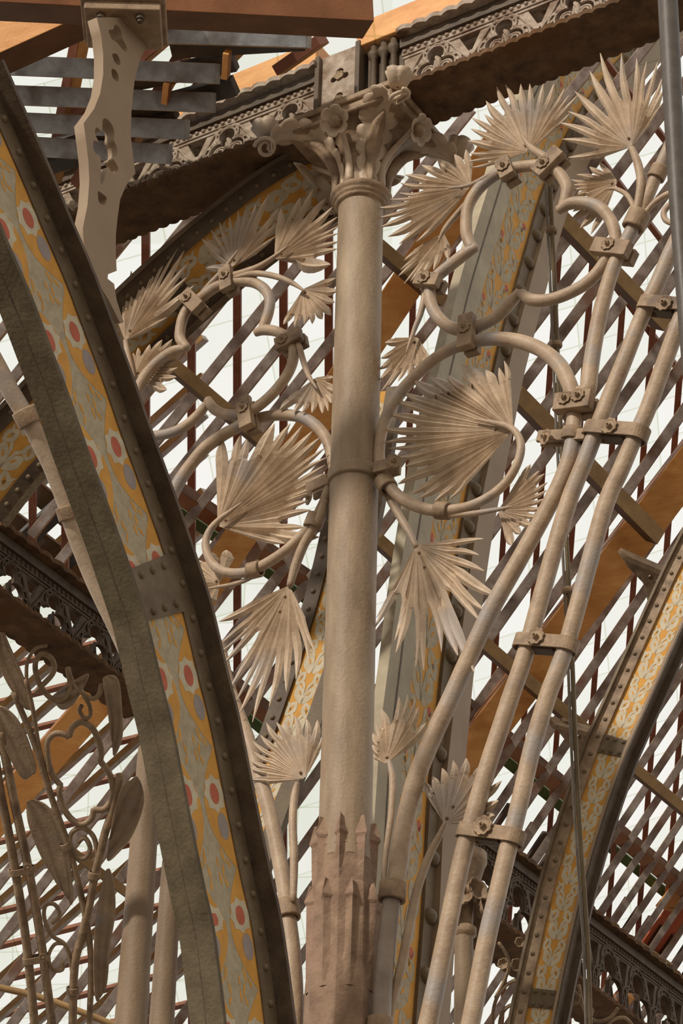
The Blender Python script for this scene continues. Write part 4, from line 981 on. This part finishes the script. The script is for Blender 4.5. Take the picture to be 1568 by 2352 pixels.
# ------------------------------------------------------------------ top-left roof
TL = P3((0, 0, 13.6), (800, 100, 13.2), (0, 500, 14.4))
k = 0
for y0, y1, x0, x1 in ((8, 12, -60, 330), (70, 84, 120, 620), (148, 166, -30, 410), (217, 232, -20, 400), (278, 294, -20, 340), (335, 350, 40, 300)):
    beam('roof_batten', (x0, y0), (x1 + 90, y1 + 4), TL, 46, .09, [RGB_, TAN], 'blue-grey board of the upper left roof, %s from the top' % ORD[k], 'board', 'blue-grey boards of the upper left roof', roll=-28); k += 1
for i, (a, b) in enumerate([((395, 110), (700, 92)), ((300, 186), (540, 140)), ((290, 262), (540, 196)), ((100, 350), (400, 250)), ((60, 395), (260, 330))]):
    beam('roof_batten', a, b, TL, 44, .06, [mat('board_dark_grey', (92, 86, 82), (60, 54, 50), 6, .6, .1)] if i == 0 else [bpy.data.materials['board_dark_grey']], 'darker board under the blue-grey boards, %s from the top' % ORD[i], 'board', 'dark boards of the upper left roof', off=-.12)
for i, (a, b) in enumerate([((190, 60), (120, 420)), ((390, 80), (180, 260)), ((470, 40), (300, 330)), ((30, 40), (-40, 300)), ((620, 40), (430, 230)), ((300, 230), (180, 420)), ((740, 90), (640, 160))]):
    beam('glazing_bar', a, b, TL, 26, .1, [RBR, TAN], 'red-brown bar between the upper left boards, %s of its row' % ORD[i], 'glazing bar', 'red-brown bars of the upper left roof', off=-.25, roll=20)
glass('window_2', [(-300, -200), (900, -200), (900, 560), (-300, 560)], shift(TL, -.45))
for i, (a, b) in enumerate([((522, 118), (518, 178)), ((385, 188), (380, 235)), ((265, 230), (262, 262))]):
    beam('end_block', a, b, TL, 15, .06, [ORG, BRN], 'small timber block at the end of a blue-grey board, %s from the right' % ORD[i], 'block', 'timber end blocks', off=.05)
NT = P3((0, 0, 10.9), (800, 0, 11.4), (0, 300, 10.9))
beam('tie_beam', (-80, -38), (843, 10), TRV(-.0) if False else P3((0, 0, 11.8), (845, 40, 12.2), (0, 300, 11.8)), 128, .22, [BRN, BRN2], 'massive red-brown timber across the top left corner', 'timber', roll=-12, off=-.05)
beam('strut', (-80, 148), (300, -24), P3((0, 0, 12.7), (400, 0, 12.7), (0, 300, 12.7)), 84, .2, [ORG, BRN2], 'light orange timber strut at the top left corner', 'timber', roll=-22)
# orange plate on top of the arcade girder
for L0, L1, lb in ((-2.7, -.2, 'orange wall plate resting on the left girder'), (.05, 2.3, 'orange wall plate resting on the right girder')):
    bm = bmesh.new(); add_box(bm, gorg + A * ((L0 + L1) / 2) + Z * (HG + .135 + .085) - T * .05, (A, T, Z), ((L1 - L0) / 2, .12, .085)); tag(link('wall_plate', bm, ORG, bevel=.006), lb, 'timber')
# ================================================================== pipes
tube('downpipe', [(1530, -60, 46), (1538, 100, 46), (1548, 300, 44), (1558, 480, 42), (1566, 600, 40), (1577, 740, 40), (1590, 900, 40)], ARC(.75), PIPE, None, 'dark upright pipe running down the upper right edge', 'pipe')
cp_ = P3((1260, 450, 13.2), (1350, 2350, 13.2), (1000, 1000, 13.2))
t = thing('conduit', hit(1350, 2352, cp_), 'thin grey cable conduit with clips hanging behind the right tubes', 'conduit')
for dx, w in ((-5, 7), (5, 11)):
    tube('cable' if dx < 0 else 'pipe', [(1258 + dx, 430, w), (1264 + dx, 560, w), (1272 + dx, 740, w), (1278 + dx, 900, w), (1288 + dx, 1100, w), (1300 + dx, 1330, w), (1308 + dx, 1500, w), (1316 + dx, 1700, w), (1326 + dx, 1900, w), (1340 + dx, 2100, w), (1346 + dx, 2200, w), (1352 + dx, 2420, w)], cp_, COND if dx < 0 else PIPO, t, seg=8)
for (x, y) in ((1266, 530), (1277, 792), (1304, 1357)):
    c = hit(x, y, cp_); bm = bmesh.new(); sc = mpp(c); add_lathe(bm, c, Z, [(2 * sc, -6 * sc), (13 * sc, -6 * sc), (15 * sc, 0), (13 * sc, 6 * sc), (2 * sc, 6 * sc)], 10); link('joint', bm, CLMP, t)
# left bright tube behind the rib
lp = P3((0, 800, 12.9), (300, 800, 12.9), (0, 1400, 12.9))
tube('iron_tube', [(-40, 780, 44), (0, 853, 43), (25, 899, 42), (53, 945, 41), (69, 972, 41), (89, 1011, 41), (115, 1065, 40), (133, 1112, 38), (150, 1159, 37), (163, 1205, 36), (184, 1262, 36), (216, 1340, 36), (264, 1440, 36), (305, 1530, 36)], lp, LEAF, None, 'pale sunlit tube at the left edge, sliding behind the painted rib', 'iron tube')
collar(63, 958, 24, 46, 60, 40, 'collar on the pale tube at the left edge', lp); collar(155, 1178, 14, 48, 50, 32, 'lower collar on the pale tube, half behind the painted rib', lp)
# ================================================================== distant girders
TG = Vector((T.x, T.y, 0))
def girder_px(p0, p1, d0, d1, wid, hgt, label, per, N_=None, det=False):
    a = CAM + ray(*p0) * d0; b = CAM + ray(*p1) * d1; b.z = a.z if abs(b.z - a.z) < 0 else b.z
    D = (b - a); L = D.length; D.normalize(); N2 = D.cross(Z).normalized()
    if N2.dot(CAM - a) < 0: N2 = -N2
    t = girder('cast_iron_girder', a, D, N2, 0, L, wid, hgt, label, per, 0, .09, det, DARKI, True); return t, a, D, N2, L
# solve d1 for horizontal
def hz(p0, d0, p1):
    a = CAM + ray(*p0) * d0; r = ray(*p1); return (a.z - CAM.z) / r.z
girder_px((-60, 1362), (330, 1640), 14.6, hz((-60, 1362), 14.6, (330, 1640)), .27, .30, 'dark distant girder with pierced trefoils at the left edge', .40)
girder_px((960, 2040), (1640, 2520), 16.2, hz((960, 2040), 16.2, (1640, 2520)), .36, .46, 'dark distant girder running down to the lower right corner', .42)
# ================================================================== lower-left background: lattice, column, ironwork
LL = P3((0, 1300, 18.5), (400, 1300, 18.7), (0, 2352, 20.5))
kk = 0
for i in range(17):
    y = 1190 + i * 88
    beam('roof_rafter', (-60, y + 55), (470, y - 455 + 40), LL, 28, .045, [RGR, TAN], 'grey rafter of the lower left roof slope, %s from the top' % ORD[i], 'rafter', 'grey rafters of the lower left slope', roll=42)
for i in range(14):
    y = 1460 + i * 80
    beam('glazing_bar', (-60, y + 8), (470, y - 125), LL, 13, .04, [RBR, RBR], 'low-angled red-brown bar of the lower left roof slope, %s from the top' % ORD[i], 'glazing bar', 'red-brown bars of the lower left slope', off=-.22)
glass('window_3', [(-300, 1250), (800, 1250), (800, 2600), (-300, 2600)], shift(LL, -.5))
for i, (a, b, w) in enumerate([((-40, 1330), (250, 1060), 46), ((40, 1400), (330, 1110), 40)]):
    beam('eaves_board', a, b, LL, w, .05, [mat('eaves_blue_grey', (90, 88, 88), (58, 54, 54), 6)] if i == 0 else [bpy.data.materials['eaves_blue_grey']], ['blue-black board by the left painted rib', 'second blue-black board above the left distant girder'][i], 'board', off=.6)
for i, (a, b, w) in enumerate([((10, 1190), (200, 1330), 60), ((60, 1110), (280, 1290), 50)]):
    beam('eaves_board', a, b, LL, w, .04, [BRN2], ['brown board over the left distant girder', 'brown board between pale tube and painted rib'][i], 'board', off=.4)
BGC = mat('shaded_column_paint', (146, 124, 98), (112, 92, 72), 5, .6, .3, .3, (126, 104, 82), (1, 1, .25))  # column paint darkened, shade of the far columns put into the colour
def bgcolumn(x0, y0, x1, y1, w0, w1, dp, label, capital=False):
    a = CAM + ray(x0, y0) * dp; pl = (a, Vector((0, -1, 0))); b = hit(x1, y1, pl); b.x = a.x + (b.x - a.x) * .15; s = mpp(a)
    t = thing('iron_column', b, label, 'column'); bm = bmesh.new(); Lz = a.z - b.z
    add_lathe(bm, Vector((a.x, a.y, b.z)), Z, [(w1 / 2 * s, 0), (w0 / 2 * s, Lz)], 28); link('shaft', bm, BGC, t, True)
    if capital:
        bm = bmesh.new(); r = w0 / 2 * s; c = Vector((a.x, a.y, a.z))
        add_lathe(bm, c, Z, [(r * .9, -.04), (r * 1.4, -.02), (r * 1.4, .02), (r, .04), (r * 1.1, .2), (r * 2.4, .42), (r * 2.6, .44), (r * 2.6, .5), (.01, .5)], 24); link('capital', bm, CLMP, t, True)
        for k in range(7):
            an = k * .9; nn = Vector((math.cos(an), math.sin(an) * .6 - .5, .2)).normalized(); blossom(c + Z * (.1 + .05 * (k % 4)) + nn * r * 1.6, nn, .075, 5, .8, parent=t, fn=lambda n_, bm_, m_, p_, **k_: link(n_, bm_, m_, p_, True, solid=.006), name='flower', m=CLMP)
    return t
bgcolumn(345, 1720, 322, 2480, 56, 74, 16.0, 'plain brown background column left of the painted rib')
bgcolumn(395, 1980, 395, 2500, 46, 60, 16.8, 'shorter brown background column half behind the painted rib')
bgcolumn(1065, 2140, 1050, 2480, 42, 50, 15.4, 'distant column with flowery capital behind the paired tubes', True)
BL = P3((0, 1500, 15.0), (300, 1500, 15.0), (0, 2300, 15.4))
c4 = crop(.511, 0, 1150)
def btube(pts, w, label, name='iron_tube'):
    return tube(name, [p + (w,) for p in c4(*pts)], BL, CLMP, None, label, 'iron tube', 'background tubes at the lower left', seg=10)
btube([(-30, 1100), (0, 1300), (40, 1500), (75, 1700), (120, 2000), (160, 2400)], 21, 'leftmost straight background tube at the lower left edge')
btube([(0, 1040), (30, 1180), (70, 1380), (125, 1640), (180, 1950), (240, 2400)], 21, 'second straight background tube, right of the leftmost one')
btube([(60, 860), (150, 1080), (230, 1330), (310, 1560), (370, 1800), (408, 2050), (400, 2400)], 15, 'slender background branch running full height between the big leaves')
btube([(115, 800), (150, 950), (180, 1130), (250, 1380), (300, 1520)], 11, 'thin background twig beside the upper loops')
btube([(325, 2400), (335, 2100), (370, 1950), (405, 1800), (425, 1690), (470, 1500), (510, 1380), (540, 1230)], 20, 'background branch bending towards the painted rib')
btube([(120, 840), (122, 730), (160, 665), (210, 650)], 9, 'short arch of background tube under the dark girder')
btube([(160, 860), (235, 780), (242, 730), (215, 695), (180, 692), (158, 740), (175, 820), (225, 885), (275, 900), (315, 850), (305, 750)], 13, 'looped background tube under the dark girder')
btube([(305, 760), (330, 820), (370, 865), (415, 890), (445, 870), (455, 825)], 11, 'wavy background tube right of the loop')
btube([(375, 875), (402, 920), (405, 965), (380, 978), (358, 945), (368, 918)], 10, 'little hooked background tendril')
btube([(225, 1225), (212, 1130), (215, 1080), (245, 1048), (290, 1050), (310, 1063)], 15, 'upper left lobe of the background cloverleaf')
btube([(312, 1060), (325, 1020), (365, 995), (410, 1018), (440, 1070), (455, 1130), (450, 1170)], 15, 'upper right lobe of the background cloverleaf')
btube([(448, 1168), (490, 1225), (507, 1290), (498, 1350), (465, 1388), (420, 1388)], 15, 'right lobe of the background cloverleaf')
btube([(422, 1385), (410, 1430), (365, 1455), (315, 1425), (282, 1370), (266, 1310), (272, 1280)], 15, 'bottom lobe of the background cloverleaf')
btube([(275, 1282), (240, 1240), (222, 1190)], 14, 'left lobe of the background cloverleaf')
btube([(432, 1690), (435, 1590), (420, 1510), (370, 1470), (325, 1490), (315, 1540), (345, 1600), (385, 1605), (405, 1560), (380, 1515), (350, 1535)], 12, 'background spiral below the cloverleaf')
btube([(325, 2250), (322, 2100), (295, 2000), (235, 1955), (200, 1880), (205, 1820), (245, 1815), (268, 1860), (235, 1900)], 10, 'background tendril with a small curl, lower left')
btube([(290, 1990), (245, 1995), (218, 2050), (238, 2108), (280, 2108), (282, 2070)], 9, 'small background curl beneath the lower tendril')
tube('handrail_pole', [(-30, 2262, 16), (90, 2290, 16), (200, 2330, 16), (300, 2370, 16)], shift(BL, -.5), PUR, None, 'pale pole crossing the bottom left corner', 'pole', seg=10)
oval_band((33, 2004), (68, 1996), (10, 50), 14, 16, 'strap on the two straight background tubes, upper', BL, (64, 1992), 10)
oval_band((66, 2205), (102, 2200), (10, 50), 14, 16, 'strap on the two straight background tubes, lower', BL, (100, 2198), 10)
collar(152, 1945, 24, 50, 24, 18, 'small collar on the slender background branch', BL); collar(216, 2010, -6, 40, 30, 16, 'small collar on the bending background branch', BL); collar(167, 2275, 0, 50, 30, 16, 'small collar near the bottom of the bending background branch', BL)
def ovate(pts, label, rib=None):
    P_ = c4(*pts); fr = frame(BL, *P_[0]); o2 = smooth2(to2(fr, BL, P_), 5); O, U, V, N_ = fr
    n_ = len(o2); h = n_ // 2; bm = bmesh.new(); rows = []
    for i in range(1, h):
        l = Vector(o2[i]); r = Vector(o2[n_ - i]); m_ = (l + r) / 2; wd = (l - r).length
        rows.append([bm.verts.new(O + U * p.x + V * p.y + N_ * z) for p, z in ((l, .1 * wd), ((l + m_) / 2, -.10 * wd), (m_, .06 * wd), ((r + m_) / 2, -.08 * wd), (r, .16 * wd))])
    for i in range(len(rows) - 1):
        for k in range(4): bm.faces.new((rows[i][k], rows[i][k + 1], rows[i + 1][k + 1], rows[i + 1][k]))
    o = link('broad_leaf', bm, IRON, None, True, solid=.005); tag(o, label, 'leaf', 'plain broad leaves of the background ironwork'); return o
ovate([(0, 560), (40, 640), (90, 750), (135, 860), (152, 942), (110, 930), (60, 860), (20, 790), (-10, 700)], 'broad leaf at the left edge below the dark girder')
ovate([(-10, 925), (60, 955), (115, 1040), (150, 1140), (162, 1215), (110, 1250), (60, 1180), (20, 1100), (-15, 1020)], 'broad leaf at the left edge, second from the top')
ovate([(130, 1345), (210, 1365), (275, 1460), (315, 1600), (325, 1812), (260, 1720), (190, 1600), (140, 1480), (122, 1400)], 'long broad leaf standing left of the slender branch')
ovate([(485, 1650), (512, 1720), (518, 1850), (495, 2000), (478, 2180), (435, 2245), (422, 2080), (432, 1880), (455, 1740)], 'narrow broad leaf low beside the background column')
ovate([(622, 1245), (648, 1350), (600, 1490), (540, 1570), (482, 1612), (500, 1480), (520, 1380), (550, 1280), (590, 1250)], 'broad leaf touching the painted rib above the background column')
ovate([(470, 790), (530, 800), (548, 940), (550, 1060), (512, 1145), (500, 1050), (488, 950), (475, 880), (466, 830)], 'tall dark leaf under the dark girder beside the painted rib')
ovate([(240, 880), (300, 830), (370, 785), (400, 780), (370, 850), (330, 910), (290, 932), (260, 920)], 'small dark leaf behind the looped tube')
# ================================================================== lower-right background ornaments
BR = P3((1000, 2000, 15.2), (1500, 2000, 15.4), (1000, 2350, 15.3))
c5 = crop(.375, 980, 1580)
for i, (pts, w, lb) in enumerate([
    ([(400, 2120), (410, 1960), (450, 1860), (520, 1800), (590, 1790)], 9, 'distant curling stem left of the sunlit rib, uppermost'),
    ([(440, 2120), (455, 2010), (500, 1950), (560, 1945), (600, 1990)], 9, 'distant curling stem left of the sunlit rib, second from the top'),
    ([(480, 2120), (500, 2050), (550, 2020), (600, 2040)], 8, 'distant curling stem left of the sunlit rib, lowest'),
    ([(440, 1560), (490, 1640), (500, 1720), (470, 1800), (420, 1900)], 8, 'distant twig hanging beside the paired tubes'),
    ([(60, 1900), (110, 1960), (130, 2120)], 14, 'distant twig between the column tube and the small column'),
    ([(880, 1760), (890, 1900), (860, 2060), (870, 2120)], 8, 'distant twig right of the sunlit rib'),
    ([(930, 1820), (960, 1960), (1030, 2040), (1120, 2020), (1170, 1960)], 8, 'distant scroll at the bottom right of the sunlit rib'),
    ([(1100, 2100), (1130, 2040), (1210, 2020), (1270, 2080)], 8, 'distant scroll at the bottom right corner')]):
    tube('scroll_stem', [p + (w,) for p in c5(*pts)], BR, CLMP, None, lb, 'stem', 'distant curled stems', seg=8)
for i, (x, y, r) in enumerate([(540, 1700, 26), (470, 1690, 22), (600, 1900, 24), (900, 1900, 28), (980, 1980, 24), (890, 1800, 18), (560, 1560, 20)]):
    (X, Y), = c5((x, y)); blossom(hit(X, Y, shift(BR, .05)), (BR[1] * .8 + Z * .3 + A * .3 * (-1) ** i).normalized(), r * .375 * mpp(hit(X, Y, BR)) * 1.6, 6, .5, parent=None, fn=lambda n_, bm_, m_, p_, **k_: tag(link('leaf_tuft', bm_, m_, None, True, solid=.005),
        ['small iron flower by the distant twig left of the sunlit rib', 'small iron flower closest to the paired tubes', 'small iron flower over the distant curling stems', 'small iron flower right of the sunlit rib', 'small iron flower at the bottom right scroll', 'tiny iron flower beside the thin conduit', 'small iron flower under the distant girder left of the sunlit rib'][i], 'flower', 'distant iron flowers'), m=CLMP)
# painted board lower right
pb_ = shift(ROOF, -.12)
t = thing('painted_board', hit(1500, 2150, pb_), 'brightly painted roof board in red, blue and cream at the lower right edge', 'painted board')
for nm, a, b, w, m_, o in (('red_field', (1478, 2200), (1560, 2085), 70, SCAR, 0), ('orange_field', (1530, 2090), (1610, 1990), 70, ORG, .0), ('blue_band', (1452, 2168), (1530, 2226), 14, BLUE, .04), ('cream_band', (1462, 2158), (1545, 2218), 6, CRM, .05), ('second_blue_band', (1446, 2182), (1520, 2238), 7, BLUE, .04)):
    beam(nm, a, b, pb_, w, .02, [m_], parent=t, off=o)
beam('end_timber', (1385, 2345), (1440, 2280), ROOF, 34, .1, [ORG, BRN], 'small orange timber glimpsed under the distant right girder', 'timber')
# ================================================================== light
w = bpy.data.worlds.new('world'); SC.world = w; w.use_nodes = True; N = w.node_tree.nodes; L = w.node_tree.links
bg = N['Background']; tc = N.new('ShaderNodeTexCoord'); sp = N.new('ShaderNodeSeparateXYZ'); L.new(tc.outputs['Generated'], sp.inputs[0])
cr = N.new('ShaderNodeValToRGB'); cr.color_ramp.elements[0].position = .46; cr.color_ramp.elements[0].color = (.27, .235, .20, 1)
cr.color_ramp.elements[1].position = .52; cr.color_ramp.elements[1].color = (.985, .965, .94, 1)
mr = N.new('ShaderNodeMapRange'); mr.inputs[1].default_value = -1; mr.inputs[2].default_value = 1; L.new(sp.outputs[2], mr.inputs[0]); L.new(mr.outputs[0], cr.inputs[0]); 
r2 = N.new('ShaderNodeValToRGB'); r2.color_ramp.elements[0].position = .36; r2.color_ramp.elements[0].color = (.74, .69, .62, 1); r2.color_ramp.elements[1].position = .60; r2.color_ramp.elements[1].color = (1, 1, 1, 1)
m2 = N.new('ShaderNodeMapRange'); m2.inputs[1].default_value = -1; m2.inputs[2].default_value = 1; L.new(sp.outputs[1], m2.inputs[0]); L.new(m2.outputs[0], r2.inputs[0])
mu = N.new('ShaderNodeMix'); mu.data_type = 'RGBA'; mu.blend_type = 'MULTIPLY'; mu.inputs[0].default_value = 1; L.new(cr.outputs[0], mu.inputs[6]); L.new(r2.outputs[0], mu.inputs[7]); L.new(mu.outputs[2], bg.inputs[0]); bg.inputs[1].default_value = 1.0
sd = bpy.data.lights.new('sun', 'SUN'); so = bpy.data.objects.new('sun', sd); COL.objects.link(so); sd.energy = 3.0; sd.angle = math.radians(3.5); sd.color = (1, .93, .84)
so.rotation_euler = Vector((.56, .62, -.55)).to_track_quat('-Z', 'Y').to_euler()
SC.view_settings.view_transform = 'Standard'; SC.view_settings.look = 'None'; SC.view_settings.exposure = 0; SC.view_settings.gamma = 1
